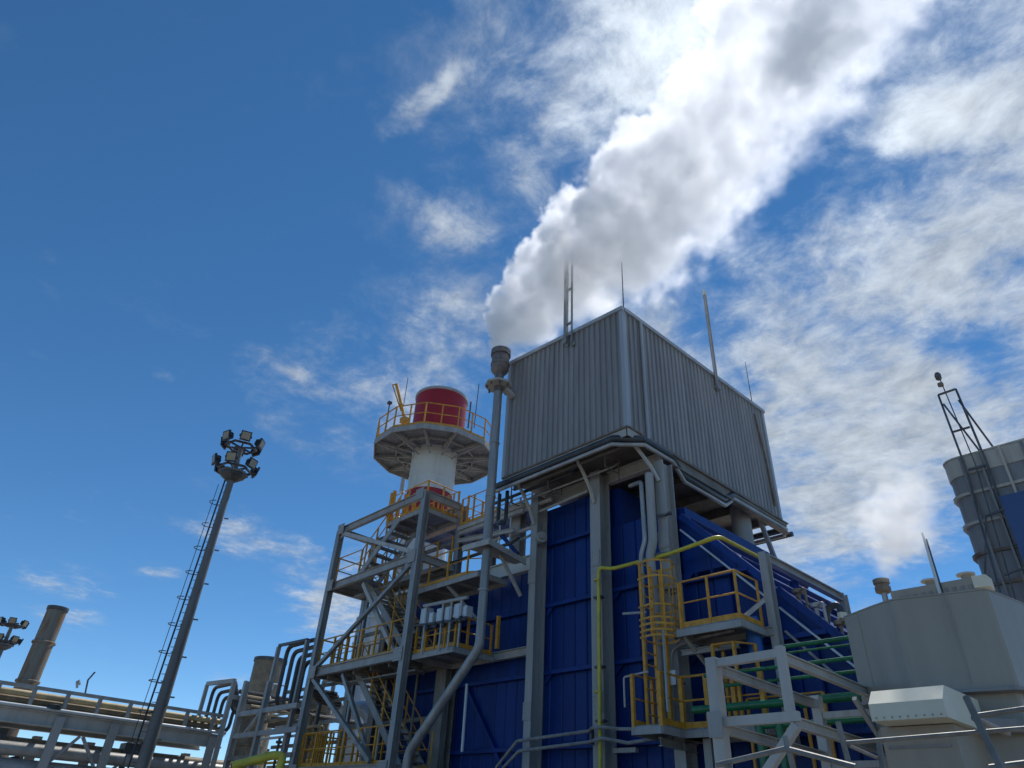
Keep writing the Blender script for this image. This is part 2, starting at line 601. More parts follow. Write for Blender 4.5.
# broad side sheets of the sloping inlet end
for x0, x1 in ((0.30, 1.10), (1.10, 1.75), (1.75, 2.40)):
    z0 = 7.05
    a, c = max(slope_z(max(x0, .42)), z0 + .02), max(slope_z(x1), z0 + .02)
    if a - z0 < 0.1:
        continue
    if c <= z0 + .03:
        x1 = 0.42 + (8.73 - z0) / 1.02
        poly = [(x0, 1.60, z0), (x1, 1.60, z0), (x0, 1.60, a)]
    else:
        poly = [(x0, 1.60, z0), (x1 - .012, 1.60, z0), (x1 - .012, 1.60, c), (x0, 1.60, a)]
    MB().prism(poly, (0, 0.10, 0)).build('inlet_side_sheet', M_BLUE, BH, smooth=False)
for x0 in (2.1, 2.55, 3.0, 3.45, 3.9):
    zb = 5.38 if x0 < 3.4 else 3.6
    poly = [(x0, 1.61, zb), (x0 + .44, 1.61, zb), (x0 + .44, 1.61, slope_z(x0 + .44)), (x0, 1.61, slope_z(x0))]
    MB().prism(poly, (0, 0.09, 0)).build('inlet_side_sheet', M_BLUE, BH, smooth=False)
# girts
for z, x0, x1 in ((1.77, -12.5, 4.5), (3.58, -12.5, 4.5), (5.39, -12.5, 3.6), (7.20, -12.5, 0.3), (7.0, 0.36, 2.1), (9.03, -4.9, -1.95)):
    MB().hbeam((x0, 1.50, z), (x1, 1.50, z), 0.10, 0.13, (0, 1, 0), 0.015).build('girt', M_BLUE, BH)
# diagonal bracing on the lower left wall
MB().beam((-7.6, 1.53, 5.3), (-5.35, 1.53, 2.6), 0.14, 0.10).build('wall_brace', M_BLUE, BH)
# columns
for x, zt, w in ((-4.44, 10.6, 0.26), (-2.02, 10.6, 0.36), (0.2, 10.2, 0.28), (-8.3, 8.4, 0.5), (-11.9, 8.4, 0.34)):
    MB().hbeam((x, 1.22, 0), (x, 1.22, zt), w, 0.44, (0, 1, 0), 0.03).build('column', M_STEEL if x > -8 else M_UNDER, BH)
MB().hbeam((-5.62, 1.45, 8.5), (-5.62, 1.45, 10.7), 0.45, 0.3, (0, 1, 0), 0.03).build('column', M_PALE, BH)
MB().hbeam((-3.35, 2.4, 9.0), (-3.35, 2.4, 10.7), 0.2, 0.2, (0, 1, 0), 0.02).build('column', M_UNDER, BH)
MB().hbeam((-0.95, 2.6, 9.0), (-0.95, 2.6, 10.7), 0.3, 0.3, (0, 1, 0), 0.02).build('column', M_UNDER, BH)
# pale beams
MB().hbeam((-4.62, 1.30, 8.55), (-12.4, 1.30, 8.55), 0.2, 0.46, None, 0.03).build('edge_beam', M_WHITE, BH)
MB().beam((-6.85, 1.30, 7.55), (-6.85, 1.30, 8.34), .16, .1, (0, 1, 0)).build('edge_strip', M_WHITE, BH)
MB().hbeam((-4.6, 1.36, 6.02), (-8.0, 1.36, 6.02), 0.16, 0.24, None, 0.02).build('edge_beam', M_PALE, BH)
MB().hbeam((-4.28, 1.42, 10.45), (-2.22, 1.42, 10.45), 0.2, 0.36, None, 0.03).build('head_beam', M_PALE, BH)
MB().hbeam((-1.82, 1.42, 10.45), (0.03, 1.42, 10.45), 0.2, 0.36, None, 0.03).build('head_beam', M_PALE, BH)
MB().hbeam((0.2, 1.65, 10.45), (0.2, 8.0, 10.45), 0.2, 0.36, None, 0.03).build('head_beam', M_UNDER, BH)
# curved knee brackets from column heads to the floor of the box
for x, dx in ((-4.44, 0), (-2.02, 0), (0.2, .35)):
    MB().tube([(x, 0.98, 9.6), (x - dx * .3, 0.8, 10.0), (x - dx * .7, 0.5, 10.4), (x - dx, 0.2, 10.72)], 0.055, 6).build('knee_bracket', M_PALE, BH)
# round column behind, with its raking brace
MB().lathe((-0.35, 6.1, 7.2), [(0.30, 0), (0.30, 3.55)], 20).build('round_column', M_STEEL, BH)
MB().beam((0.0, 7.4, 9.0), (0.0, 6.6, 10.5), 0.12, 0.12).build('raking_brace', M_GALV, BH)
# sloping roof of the inlet end with its flanges
for y, dz, w, m in ((1.50, 0.0, 0.16, M_BLUE), (1.46, -0.40, 0.04, M_VESS)):
    MB().beam((0.42, y, 8.73 + dz), (2.42, y, slope_z(2.42) + dz), 0.09, w).build('slope_flange', m, BH)
    MB().beam((2.70, y, slope_z(2.70) + dz), (4.5, y, slope_z(4.5) + dz), 0.09, w).build('slope_flange', m, BH)
for k in range(7):
    x = 0.6 + k * 0.62
    MB().beam((x, 1.7, slope_z(x) + .05), (x, 6.4, slope_z(x) + .05), 0.08, 0.14, (1.02, 0, 1)).build('roof_rib', M_BLUE, BH)
MB().tube([(2.75, 1.42, slope_z(2.75) - .85), (4.1, 1.42, slope_z(4.1) - .95)], 0.03, 6).build('bright_conduit', M_GALV, BH)

# ------------------------------------------------------------------ clad box on top
BX = thing('clad_rooftop_box', 'large grey ribbed sheet metal box on top of the blue boiler casing', 'enclosure', (-2.4, 4, 10.88))
ZB, X0, Y1 = 10.88, -4.85, 8.10


def roof_z(x, y):
    return 14.93 + (-x / 4.85) * 0.30 + (y / 8.1) * 0.13


def corrugated(a, b, out, top):
    """ribbed sheet from plan point a to b, raised ribs towards out"""
    a, b, o = Vector(a), Vector(b), Vector(out)
    ln = (b - a).length
    n = round(ln / 0.215)
    p = ln / n
    d = (b - a).normalized()
    prof = []
    for i in range(n):
        for f, k in ((0.0, 0), (0.30, 0), (0.40, 1), (0.88, 1), (0.98, 0)):
            prof.append((i * p + f * p, k * 0.045))
    prof.append((ln, 0))
    vs, fs = [], []
    for s_, k in prof:
        q = a + d * s_ + o * k
        vs += [(q.x, q.y, ZB), (q.x, q.y, top(q.x, q.y) - 0.02)]
    for i in range(len(prof) - 1):
        fs.append((2 * i, 2 * i + 2, 2 * i + 3, 2 * i + 1))
    return MB().add(vs, fs)


corrugated((X0, 0, 0), (0, 0, 0), (0, -1, 0), roof_z).build('ribbed_wall', M_CLAD, BX, smooth=False)
corrugated((0, 0, 0), (0, Y1, 0), (1, 0, 0), roof_z).build('ribbed_wall', M_CLAD, BX, smooth=False)
corrugated((0, Y1, 0), (X0, Y1, 0), (0, 1, 0), roof_z).build('ribbed_wall', M_CLAD, BX, smooth=False)
corrugated((X0, Y1, 0), (X0, 0, 0), (-1, 0, 0), roof_z).build('ribbed_wall', M_CLAD, BX, smooth=False)
MB().add([(x, y, roof_z(x, y) + .01) for x, y in ((X0, 0), (0, 0), (0, Y1), (X0, Y1))], [(0, 1, 2, 3)]).build('roof_sheet', M_CLAD, BX)
cf = MB()
cf.prism([(-.07, -.055, ZB), (.055, -.055, ZB), (.055, .11, ZB), (.035, .11, ZB), (.035, -.035, ZB), (-.07, -.035, ZB)], (0, 0, 4.02))
cf.build('corner_flashing', M_FLASH, BX)
MB().box((X0 - .05, -.055, ZB), (X0 + .09, -.035, 15.2)).build('corner_flashing', M_FLASH, BX)
MB().box((.035, Y1 - .1, ZB), (.058, Y1 + .05, 15.02)).build('corner_flashing', M_FLASH, BX)
for (a, b) in (((X0 - .08, -.03), (.075, -.03)), ((.03, .05), (.03, Y1 + .08)), ((-.0, Y1 + .03), (X0 - .03, Y1 + .03)), ((X0 - .03, Y1), (X0 - .03, .06))):
    za, zb = roof_z(*a), roof_z(*b)
    MB().beam((*a, za + .02), (*b, zb + .02), 0.14, 0.13).build('roof_edge_trim', M_FLASH, BX)
MB().tube([(.10, .78, 14.86), (.10, .78, 10.8)], 0.05, 8).build('downpipe', M_FLASH, BX)
MB().tube([(.09, 7.35, 14.6), (.09, 7.62, 12.9), (.09, 7.72, 11.2)], 0.035, 6).build('conduit', M_TAN, BX)
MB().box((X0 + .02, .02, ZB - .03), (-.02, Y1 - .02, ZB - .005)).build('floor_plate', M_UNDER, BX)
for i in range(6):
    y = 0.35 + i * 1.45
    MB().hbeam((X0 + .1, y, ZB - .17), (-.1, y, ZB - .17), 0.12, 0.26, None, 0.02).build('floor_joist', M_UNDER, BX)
# bolted lower edge, fascia and the two ring pipes that dip past the column
for (a, b) in (((X0, -.05), (.06, -.05)), ((.05, 0), (.05, Y1))):
    MB().beam((*a, ZB - .02), (*b, ZB - .02), 0.07, 0.05).build('bolted_edge', M_TAN, BX)
MB().beam((X0, -.03, ZB - .16), (-.02, -.03, ZB - .16), 0.03, 0.22).build('fascia', M_PALE, BX)
MB().beam((.03, -.03, ZB - .16), (.03, 1.9, ZB - .16), 0.03, 0.22).build('fascia', M_PALE, BX)
MB().prism([(.02, 1.9, ZB - .06), (.02, 1.9, ZB - .25), (.02, 2.3, ZB - .72), (.02, 4.5, ZB - .72), (.02, 5.0, ZB - .3), (.02, 5.0, ZB - .06)], (.03, 0, 0)).build('fascia', M_VESS, BX)
MB().beam((.03, 5.0, ZB - .16), (.03, Y1, ZB - .16), 0.03, 0.2).build('fascia', M_PALE, BX)


def ringpath(z, o):
    return [(-5.0, -.12 - o, z), (-.42, -.12 - o, z), (.16 + o, .42, z), (.16 + o, 1.7, z), (.16 + o, 2.2, z - .42), (.16 + o, 4.25, z - .42), (.16 + o, 4.8, z - .02),
            (.16 + o, 7.95, z), (-.1, 8.35 + o, z), (-2.2, 8.35 + o, z)]


MB().tube(ringpath(10.62, 0.0), 0.10, 10).build('ring_pipe', M_DPIPE, BX)
MB().tube(ringpath(10.43, 0.05), 0.055, 8).build('ring_pipe', M_LAG, BX, 'thin bright pipe below the dark one')
for y in (8.6,):
    MB().tube([(.1, y, 10.5), (-2.2, y, 10.5)], 0.09, 8).build('ring_pipe', M_DPIPE, BX)

# ------------------------------------------------------------------ things on the roof of the box
rl = thing('roof_ladder_mast', 'tall narrow grey ladder frame standing at the left roof edge of the ribbed box', 'mast', (-2.1, -.12, 14.9))
MB().beam((-2.16, -.12, 14.7), (-2.16, -.12, 18.7), 0.11, 0.11).build('upright', M_GALV, rl)
MB().beam((-1.9, -.12, 14.6), (-1.9, -.12, 18.6), 0.05, 0.05).build('upright', M_GALV, rl, 'thinner right upright')
for z in (15.45, 16.9, 18.2):
    MB().beam((-2.12, -.12, z), (-1.9, -.12, z), 0.05, 0.07).build('cross_bar', M_GALV, rl)
MB().box((-2.22, -.10, 14.62), (-2.1, -.03, 14.8)).build('foot_bracket', M_GALV, rl)
MB().box((-1.95, -.10, 14.52), (-1.8, -.03, 14.66)).build('foot_bracket', M_GALV, rl)
w = MB().tube([(0.0, .1, 14.9), (0.0, .12, 17.0)], 0.022, 6, r2=0.012).build('lightning_rod', M_DARK)
tag(w, 'thin lightning rod at the near roof corner of the ribbed box', 'lightning rod', 'lightning rods on the ribbed box')
w = MB().tube([(0.0, 7.5, 15.0), (0.0, 7.5, 17.0)], 0.018, 6, r2=0.01).build('lightning_rod', M_DARK)
tag(w, 'thin lightning rod near the far right roof corner of the ribbed box', 'lightning rod', 'lightning rods on the ribbed box')
rp = thing('roof_pole', 'stout pale pole rising from the right roof edge of the ribbed box', 'pole', (.1, 4.9, 14.6))
MB().tube([(.12, 4.9, 14.4), (.12, 4.9, 18.6)], 0.062, 10).build('pole', M_GALV, rp)
MB().lathe((.12, 4.9, 18.6), [(0.05, 0), (0.07, .05), (0.04, .2), (0.02, .28)], 10).build('pole_tip', M_CREAM, rp)
MB().box((.02, 4.8, 14.45), (.2, 5.0, 14.55)).build('foot_bracket', M_GALV, rp)

# ------------------------------------------------------------------ steam vent pipe
VP = thing('steam_vent_pipe', 'slim grey vent pipe with silencer head giving off white steam', 'vent pipe', (-4.8, -.6, 5))
vx, vy = -4.82, -0.6
MB().tube([(vx + .1, vy, 13.9), (vx + .13, vy, 8.62)], 0.14, 14).build('pipe', M_GALV, VP)
MB().tube([(vx + .13, vy, 8.50), (vx + .13, vy, 5.72), (-6.85, -0.9, 3.327), (-6.98, -.92, 0.3)], 0.125, 14, bend=0.2).build('pipe', M_GALV, VP)
MB().lathe((vx + .1, vy, 0), [(0.15, 13.75), (0.15, 14.45), (0.24, 14.52), (0.30, 14.62), (0.30, 14.8), (0.325, 14.81), (0.325, 14.87), (0.295, 14.88), (0.295, 15.2), (0.34, 15.21), (0.34, 15.42), (0.28, 15.43), (0.28, 15.2)], 20).build('silencer_head', M_HEAD, VP)
MB().lathe((vx + .1, vy, 0), [(0.12, 13.95), (0.46, 13.97), (0.46, 14.05), (0.12, 14.07)], 8).build('flange_plate', M_PALE, VP)
for k in range(8):
    a = math.radians(45 * k + 10)
    MB().tube([(vx + .1 + .38 * math.cos(a), vy + .38 * math.sin(a), 13.86), (vx + .1 + .38 * math.cos(a), vy + .38 * math.sin(a), 13.97)], 0.03, 6).build('flange_bolt', M_DARK, VP)
MB().beam((vx + .25, vy + .15, 13.9), (-4.55, -.06, 13.75), 0.2, 0.12).build('head_bracket', M_PALE, VP)
for z in (11.8, 10.0, 7.2):
    MB().lathe((vx + .12, vy, z), [(0.145, 0), (0.16, .01), (0.16, .05), (0.145, .06)], 14).build('joint_band', M_LAG, VP)
# triangular bracket that carries the pipe from the first column
br = thing('pipe_bracket', 'triangular pale steel shelf carrying the vent pipe off the first column', 'bracket', (-4.9, .4, 8.55))
MB().prism([(-5.35, -.95, 8.50), (-4.3, -.85, 8.50), (-4.75, 1.0, 8.50), (-5.2, 1.0, 8.50)], (0, 0, 0.06)).build('shelf_plate', M_PALE, br)
MB().beam((-4.33, -.85, 8.47), (-4.75, 1.0, 8.47), 0.05, 0.16).build('shelf_edge', M_PALE, br)
MB().beam((-5.35, -.95, 8.45), (-4.3, -.87, 8.45), 0.05, 0.14).build('shelf_edge', M_PALE, br)
MB().beam((-4.8, .0, 8.45), (-4.9, 1.0, 7.5), 0.08, 0.08).build('strut', M_PALE, br)

# ------------------------------------------------------------------ red and white stack
SX, SY = -14.45, 4.0
ST = thing('stack', 'round white chimney stack with red top and ring platform behind the stair tower', 'chimney', (SX, SY, 0))
MB().lathe((SX, SY, 0), [(1.06, 0), (1.06, 12.9)], 40).build('white_shaft', M_WHITE, ST)
MB().lathe((SX, SY, 0), [(1.06, 12.9), (1.065, 14.5)], 40).build('red_band', M_RED, ST)
MB().lathe((SX, SY, 0), [(1.06, 14.5), (1.06, 17.2)], 40).build('white_shaft', M_WHITE, ST)
MB().lathe((SX, SY, 0), [(1.06, 17.15), (1.28, 17.2), (1.28, 19.7), (1.25, 19.72), (1.22, 19.7), (1.22, 19.0)], 48).build('red_top', M_RED, ST)
MB().lathe((SX, SY, 0), [(1.28, 19.62), (1.33, 19.64), (1.33, 19.76), (1.27, 19.8), (1.26, 19.7)], 48, cap=False).build('rim', M_FLASH, ST)
for z in (15.2, 16.3):
    MB().lathe((SX, SY, z), [(1.06, 0), (1.085, .01), (1.085, .06), (1.06, .07)], 40, cap=False).build('weld_band', M_WHITE, ST)
PZ, PR, NS = 16.68, 2.95, 12


def ring_pt(r, k, z, n=NS, off=12):
    a = math.radians(360 / n * k + off)
    return Vector((SX + r * math.cos(a), SY + r * math.sin(a), z))


fl = MB()
for k in range(NS):
    fl.prism([ring_pt(1.12, k, PZ - .04), ring_pt(PR, k, PZ - .04), ring_pt(PR, k + 1, PZ - .04), ring_pt(1.12, k + 1, PZ - .04)], (0, 0, .04))
fl.build('ring_floor', M_GRATE, ST)
for k in range(NS):
    a, b = ring_pt(PR, k, PZ - .14), ring_pt(PR, k + 1, PZ - .14)
    MB().beam(a, b, 0.05, 0.24).build('edge_channel', M_STEEL, ST)
    m1, m2 = ring_pt(PR * .64, k, PZ - .12), ring_pt(PR * .64, k + 1, PZ - .12)
    MB().beam(m1, m2, 0.06, 0.12).build('ring_joist', M_STEEL, ST)
    br_ = MB()
    br_.beam(ring_pt(1.08, k, PZ - .12), ring_pt(PR, k, PZ - .12), 0.08, 0.14)
    br_.beam(ring_pt(PR - .15, k, PZ - .2), ring_pt(1.08, k, PZ - .5), 0.05, 0.06)
    br_.beam(ring_pt(PR * .64, k, PZ - .2), ring_pt(PR * .62, k, PZ - .45), 0.05, 0.06)
    br_.build('radial_bracket', M_STEEL, ST)
railing(ST, [ring_pt(PR - .03, k, PZ) for k in range(NS)], 1.1, 1.0, closed=True, post=0.06, r=0.03)
# davit crane, lamp posts, rods on the platform
MB().tube([(-18.569, 4.479, 20.69), (-18.931, 3.873, 22.682)], 0.09, 8).build('davit_boom', M_YEL, ST)
MB().tube([(-18.676, 4.303, 20.977), (-19.033, 3.696, 22.571), (-18.931, 3.873, 22.682)], 0.035, 6).build('davit_stay', M_YEL, ST)
MB().box(Vector((-18.527, 4.548, 20.511)) - V(.2, .2, .25), Vector((-18.527, 4.548, 20.511)) + V(.2, .2, .05)).build('davit_base', M_YEL, ST)
for a, b, r in (((-18.998, 3.757, 19.522), (-19.025, 3.71, 21.303), .035), ((-16.927, 7.741, 20.722), (-16.915, 7.758, 22.463), .045), ((-16.955, 8.193, 20.93), (-16.927, 8.229, 23.96), .025), ((-18.63, 4.38, 20.734), (-18.633, 4.373, 23.213), .02)):
    MB().tube([a, b], r, 6).build('platform_pole', M_DARK, ST)
MB().tube([(-16.505, 4.006, 19.165), (-16.538, 3.954, 21.072), (-16.38, 4.2, 20.868)], 0.03, 6).build('lamp_post', M_PALE, ST)
MB().tube([(-17.8, 4.579, 17.623), (-17.797, 4.585, 15.919)], 0.12, 10).build('riser_pipe', M_VESS, ST)
MB().box(Vector((-19.025, 3.71, 21.303)) - V(.1, .1, 0), Vector((-19.025, 3.71, 21.303)) + V(.1, .1, .14)).build('pole_lamp', M_DARK, ST)

# ------------------------------------------------------------------ stair tower
TW = thing('stair_tower', 'open grey steel stair tower with yellow handrails left of the blue casing', 'stair tower', (-10.9, .3, 0))
TX0, TX1, TY0, TY1 = -13.65, -8.2, -0.5, 1.12
for x, y in ((TX0, TY0), (TX1, TY0), (TX1, TY1), (TX0, TY1)):
    MB().hbeam((x, y, 0), (x, y, 11.3 if x > -10 else 11.2), 0.23, 0.23, (0, 1, 0), 0.03).build('post', M_GALV, TW)
for z, x0 in ((11.2, TX0), (9.0, TX0), (6.0, TX0), (3.0, TX0)):
    for y in (TY0, TY1):
        if z == 9.0:
            MB().hbeam((TX0 + .13, y, z), (TX1 - .13 if y == TY1 else TX1 - 0.13, y, z), 0.14, 0.26, None, 0.02).build('beam', M_STEEL, TW)
        else:
            MB().hbeam((TX0 + .13, y, z), (TX1 - .13, y, z), 0.15, 0.26, None, 0.02).build('beam', M_STEEL, TW)
    for x in (TX0, TX1):
        MB().hbeam((x, TY0 + .13, z), (x, TY1 - .13, z), 0.14, 0.24, None, 0.02).build('beam', M_STEEL, TW)
yb = TY0 - .02
MB().beam((TX0 + .1, yb, 6.1), (TX1 - .15, yb, 8.85), 0.12, 0.12).build('diagonal_brace', M_GALV, TW)
MB().beam((TX0 + .15, yb, 11.1), (TX1 - .15, yb + .03, 9.15), 0.12, 0.14).build('diagonal_brace', M_PALE, TW)
MB().beam((TX0 + .1, yb, 5.85), (-9.2, yb, 3.2), 0.12, 0.12).build('diagonal_brace', M_GALV, TW)
MB().prism([(TX1 - .13, yb - .02, 8.65), (TX1 - .62, yb - .02, 8.75), (TX1 - .62, yb - .02, 9.2), (TX1 - .13, yb - .02, 9.35)], (0, .02, 0)).build('gusset_plate', M_STEEL, TW)
MB().prism([(TX0 + .13, yb - .02, 10.85), (TX0 + .5, yb - .02, 10.95), (TX0 + .5, yb - .02, 11.25), (TX0 + .13, yb - .02, 11.25)], (0, .02, 0)).build('gusset_plate', M_STEEL, TW)
MB().beam((-11.8, -.36, 5.8), (-9.4, -.36, 3.2), 0.12, 0.12).build('diagonal_brace', M_GALV, TW)
MB().beam((-11.6, -.30, 8.8), (-9.1, -.30, 6.2), 0.13, 0.14).build('diagonal_brace', M_PALE, TW)
for x0, x1, z in ((TX0 + .1, -11.9, 9.12), (TX0 + .1, TX1 - .1, 6.12), (TX0 + .1, TX1 - .1, 3.12), (-10.6, TX1 - .1, 10.8)):
    grating(TW, x0, x1, TY0 + .12, TY1 - .1, z)
TREAD = MB().box((-.13, 0, -.035), (.13, .82, 0)).mesh('tread', M_GALV, smooth=False)


def flight(x0, z0, x1, z1, y):
    for yy in (y, y + .88):
        MB().beam((x0, yy, z0 - .05), (x1, yy, z1 - .05), 0.05, 0.22).build('stringer', M_STEEL, TW)
        up = V(0, 0, .95)
        a, b = V(x0, yy, z0), V(x1, yy, z1)
        MB().tube([a + up, b + up], 0.022, 6).build('stair_handrail', M_YEL, TW)
        MB().tube([a + up * .5, b + up * .5], 0.018, 6).build('stair_handrail', M_YEL, TW)
        for k in range(4):
            p = a.lerp(b, (k + .3) / 3.8)
            MB().beam(p, p + up, 0.045, 0.045).build('stair_post', M_YEL, TW)
    n = max(2, round(abs(z1 - z0) / 0.2))
    for i in range(1, n):
        inst('tread', TREAD, TW, (x0 + (x1 - x0) * i / n, y + .03, z0 + (z1 - z0) * i / n))


flight(-9.75, 10.8, -11.95, 9.12, -.40)
flight(-12.2, 9.12, -8.9, 6.12, .20)
flight(-12.0, 6.12, -8.7, 3.12, .20)
railing(TW, [(-12.1, TY1 - .2, 9.12), (-11.9, TY0 + .4, 9.12)], 1.05, .4, post=.06, toe=False)
railing(TW, [(TX0 + .3, .05, 6.12), (-12.1, .05, 6.12)], 1.05, .45, post=.05, toe=False)
railing(TW, [(TX0 + .3, .1, 3.12), (-12.1, .1, 3.12)], 1.05, .45, post=.05, toe=False)
railing(TW, [(-11.95, TY0 + .12, 9.12), (TX0 + .1, TY0 + .12, 9.12), (TX0 + .1, TY1 - .1, 9.12), (-12.2, TY1 - .1, 9.12)], post=0.06)
railing(TW, [(TX1 - .2, TY0 + .1, 6.12), (TX0 + .1, TY0 + .1, 6.12), (TX0 + .1, TY1 - .1, 6.12), (TX1 - .2, TY1 - .1, 6.12)], post=0.06, gap=0.9)
railing(TW, [(TX1 - .2, TY0 + .1, 3.12), (TX0 + .1, TY0 + .1, 3.12), (TX0 + .1, TY1 - .1, 3.12), (TX1 - .2, TY1 - .1, 3.12)], post=0.06, gap=0.9)
railing(TW, [(-10.6, TY0 + .16, 10.8), (TX1 - .16, TY0 + .16, 10.8), (TX1 - .16, TY1 - .1, 10.8)], post=0.05, gap=0.9)
railing(TW, [(-10.6, TY1, 10.8), (-10.6, TY0 + .5, 10.8)], post=0.10, gap=0.35)

# bolted joint plates, conduits and extra pipework inside the tower
JP = MB().box((-.22, -.008, -.2), (.22, .008, .2))
for bx_ in (-.16, 0, .16):
    for bz_ in (-.14, 0, .14):
        JP.lathe((bx_, -.014, bz_), [(.016, -.008), (.016, .008)], 6)
JP = JP.mesh('joint_plate', M_STEEL, False)
for x in (TX0 + .2, TX1 - .2):
    for z in (3.0, 6.0, 9.0, 11.2):
        inst('joint_plate', JP, TW, (x, TY0 - .135, z))
for x, y, z0, z1, r, m in ((TX1 - .3, TY0 + .2, 0, 10.6, .03, M_GALV), (TX1 - .45, TY0 + .25, 0, 8.9, .022, M_DARK), (TX0 + .4, TY1 - .2, 0, 9.0, .035, M_VESS), (-11.2, TY1 - .15, 3.1, 10.7, .05, M_LAG), (-10.4, TY1 - .15, 0, 10.7, .06, M_STEEL), (-9.4, TY1 - .2, 3.1, 8.5, .04, M_BROWN)):
    MB().tube([(x, y, z0), (x, y, z1)], r, 8).build('conduit', m, TW)
for z in (4.5, 7.55, 10.0):
    MB().beam((TX0 + .12, TY1, z), (TX1 - .12, TY1, z), .08, .12).build('rear_beam', M_UNDER, TW)
for z in (5.7, 8.7):
    MB().beam((-12.9, .3, z), (-8.5, .3, z), .3, .05).build('cable_tray', M_GALV, TW)
for x in (-12.8, -11.2, -10.2, -9.2):
    MB().beam((x, TY0 + .14, 5.82), (x, TY1 - .1, 5.82), .06, .12).build('floor_joist', M_UNDER, TW)
    MB().beam((x, TY0 + .14, 2.82), (x, TY1 - .1, 2.82), .06, .12).build('floor_joist', M_UNDER, TW)
railing(TW, [(-11.7, TY1 - .12, 9.12), (TX1 - .2, TY1 - .12, 9.12)], 1.05, .8, post=.05)
grating(TW, -11.7, TX1 - .15, .62, TY1 - .1, 9.1)

for x, y, h in ((-10.75, TY0 + .25, 1.25), (-10.6, TY0 + .25, 1.3), (-10.35, TY0 + .6, 1.2), (-10.2, TY0 + .9, 1.3)):
    MB().beam((x, y, 10.8), (x, y, 10.8 + h), .12, .08).build('gate_post', M_YEL, TW)
railing(TW, [(-10.2, TY1 - .05, 10.8), (-8.4, TY1 - .05, 10.8)], 1.1, .3, post=.05)

# link platforms between tower, stack and casing
LP = thing('stack_access_platform', 'grating platform with yellow railing between stair tower top and stack', 'platform', (-11, 2, 11.4))
grating(LP, -10.6, -8.2, 1.3, 2.8, 10.8)
railing(LP, [(-10.6, 2.75, 10.8), (-8.25, 2.75, 10.8), (-8.25, 1.4, 10.8)], post=0.06, gap=0.8)
MB().hbeam((-8.25, 2.7, 0), (-8.25, 2.7, 10.65), 0.22, 0.22, (0, 1, 0), 0.03).build('support_post', M_UNDER, LP)
LQ = thing('box_access_walkway', 'pale steel walkway from the stair tower to the left underside of the ribbed box', 'walkway', (-6.8, 1.6, 10.5))
grating(LQ, -8.05, -4.9, .9, 2.2, 10.42, me=M_PALE)
railing(LQ, [(-8.0, .95, 10.42), (-6.1, .95, 10.42)], post=0.05, gap=0.7, m=M_YEL)
railing(LQ, [(-8.0, 2.15, 10.42), (-5.2, 2.15, 10.42)], post=0.05, gap=0.6, m=M_GALV)
MB().hbeam((-8.05, .95, 10.2), (-4.9, .95, 10.2), 0.12, 0.22, None, .02).build('edge_beam', M_PALE, LQ)
MB().hbeam((-8.05, .95, 9.9), (-5.3, .95, 9.6), 0.1, 0.14, None, .02).build('edge_beam', M_PALE, LQ)
# hanging U pipes below the walkway
up_ = thing('hanging_pipe_loop', 'dark U shaped pipe loop hanging below the left end of the ribbed box', 'pipe', (-4.9, .2, 9.8))
MB().tube([(-5.15, .15, 10.5), (-5.15, .15, 9.55), (-4.8, .15, 9.5), (-4.8, .15, 10.5)], 0.06, 8, bend=.12).build('pipe', M_DPIPE, up_)
MB().lathe((-4.95, .15, 9.45), [(0.11, 0), (0.11, .1)], 10).build('drain_pot', M_DPIPE, up_)
MP = thing('side_gallery', 'upper yellow railed gallery between the stair tower and the vent pipe', 'platform', (-7, .5, 8.6))
grating(MP, -9.2, -5.7, .0, 1.15, 8.15)
railing(MP, [(-9.2, .05, 8.15), (-6.3, .05, 8.15), (-5.75, .4, 8.15)], 0.95, post=0.05, gap=0.9)
MB().beam((-7.2, .05, 8.0), (-7.0, 1.15, 7.2), 0.08, 0.08).build('strut', M_PALE, MP)
IP = thing('instrument_gallery', 'lower yellow railed gallery carrying the row of small instrument boxes', 'platform', (-7, .3, 6.1))
grating(IP, -8.0, -6.1, -.35, 1.15, 6.0)
railing(IP, [(-8.0, -.3, 6.0), (-6.13, -.3, 6.0), (-6.13, 1.05, 6.0)], 0.85, post=0.06, gap=0.5)
MB().beam((-5.35, .6, 6.0), (-5.35, .6, 6.9), .09, .09).build('gate_post', M_YEL, IP)
ir = thing('instrument_rack', 'pale rack of small transmitter boxes standing on the lower gallery', 'instrument rack', (-6.7, -.45, 6.0))
MB().tube([(-7.6, -.45, 7.32), (-5.55, -.45, 7.22)], 0.05, 8).build('head_rail', M_FLASH, ir)
MB().tube([(-7.9, -.45, 6.78), (-5.55, -.45, 6.62)], 0.045, 8).build('head_rail', M_DARK, ir, 'lower dark rail of the rack')
for x in (-7.45, -6.65, -6.25, -5.8):
    MB().tube([(x, -.45, 5.9), (x, -.45, 7.28)], 0.03, 6).build('stand', M_FLASH, ir)
for x, h, w in ((-7.62, .55, .17), (-7.25, .36, .10), (-6.85, .42, .14), (-6.48, .40, .12), (-6.05, .42, .14), (-5.7, .3, .1)):
    MB().box((x - w, -.40, 6.72), (x + w, -.18, 6.72 + h)).box((x - w + .02, -.415, 6.76), (x + w - .02, -.40, 6.68 + h)).build('transmitter_box', M_VESS, ir)
    MB().lathe((x - .05, -.46, 6.55), [(0.06, 0), (0.07, .03), (0.07, .14), (0.04, .18)], 10).build('gauge', M_BLACK, ir)
wp = MB().tube([(-7.132, 1.1, 5.319), (-7.105, 1.1, 3.54)], 0.045, 8).build('white_pipe', M_VESS)
tag(wp, 'short white vertical pipe on the blue wall below the instrument gallery', 'pipe')

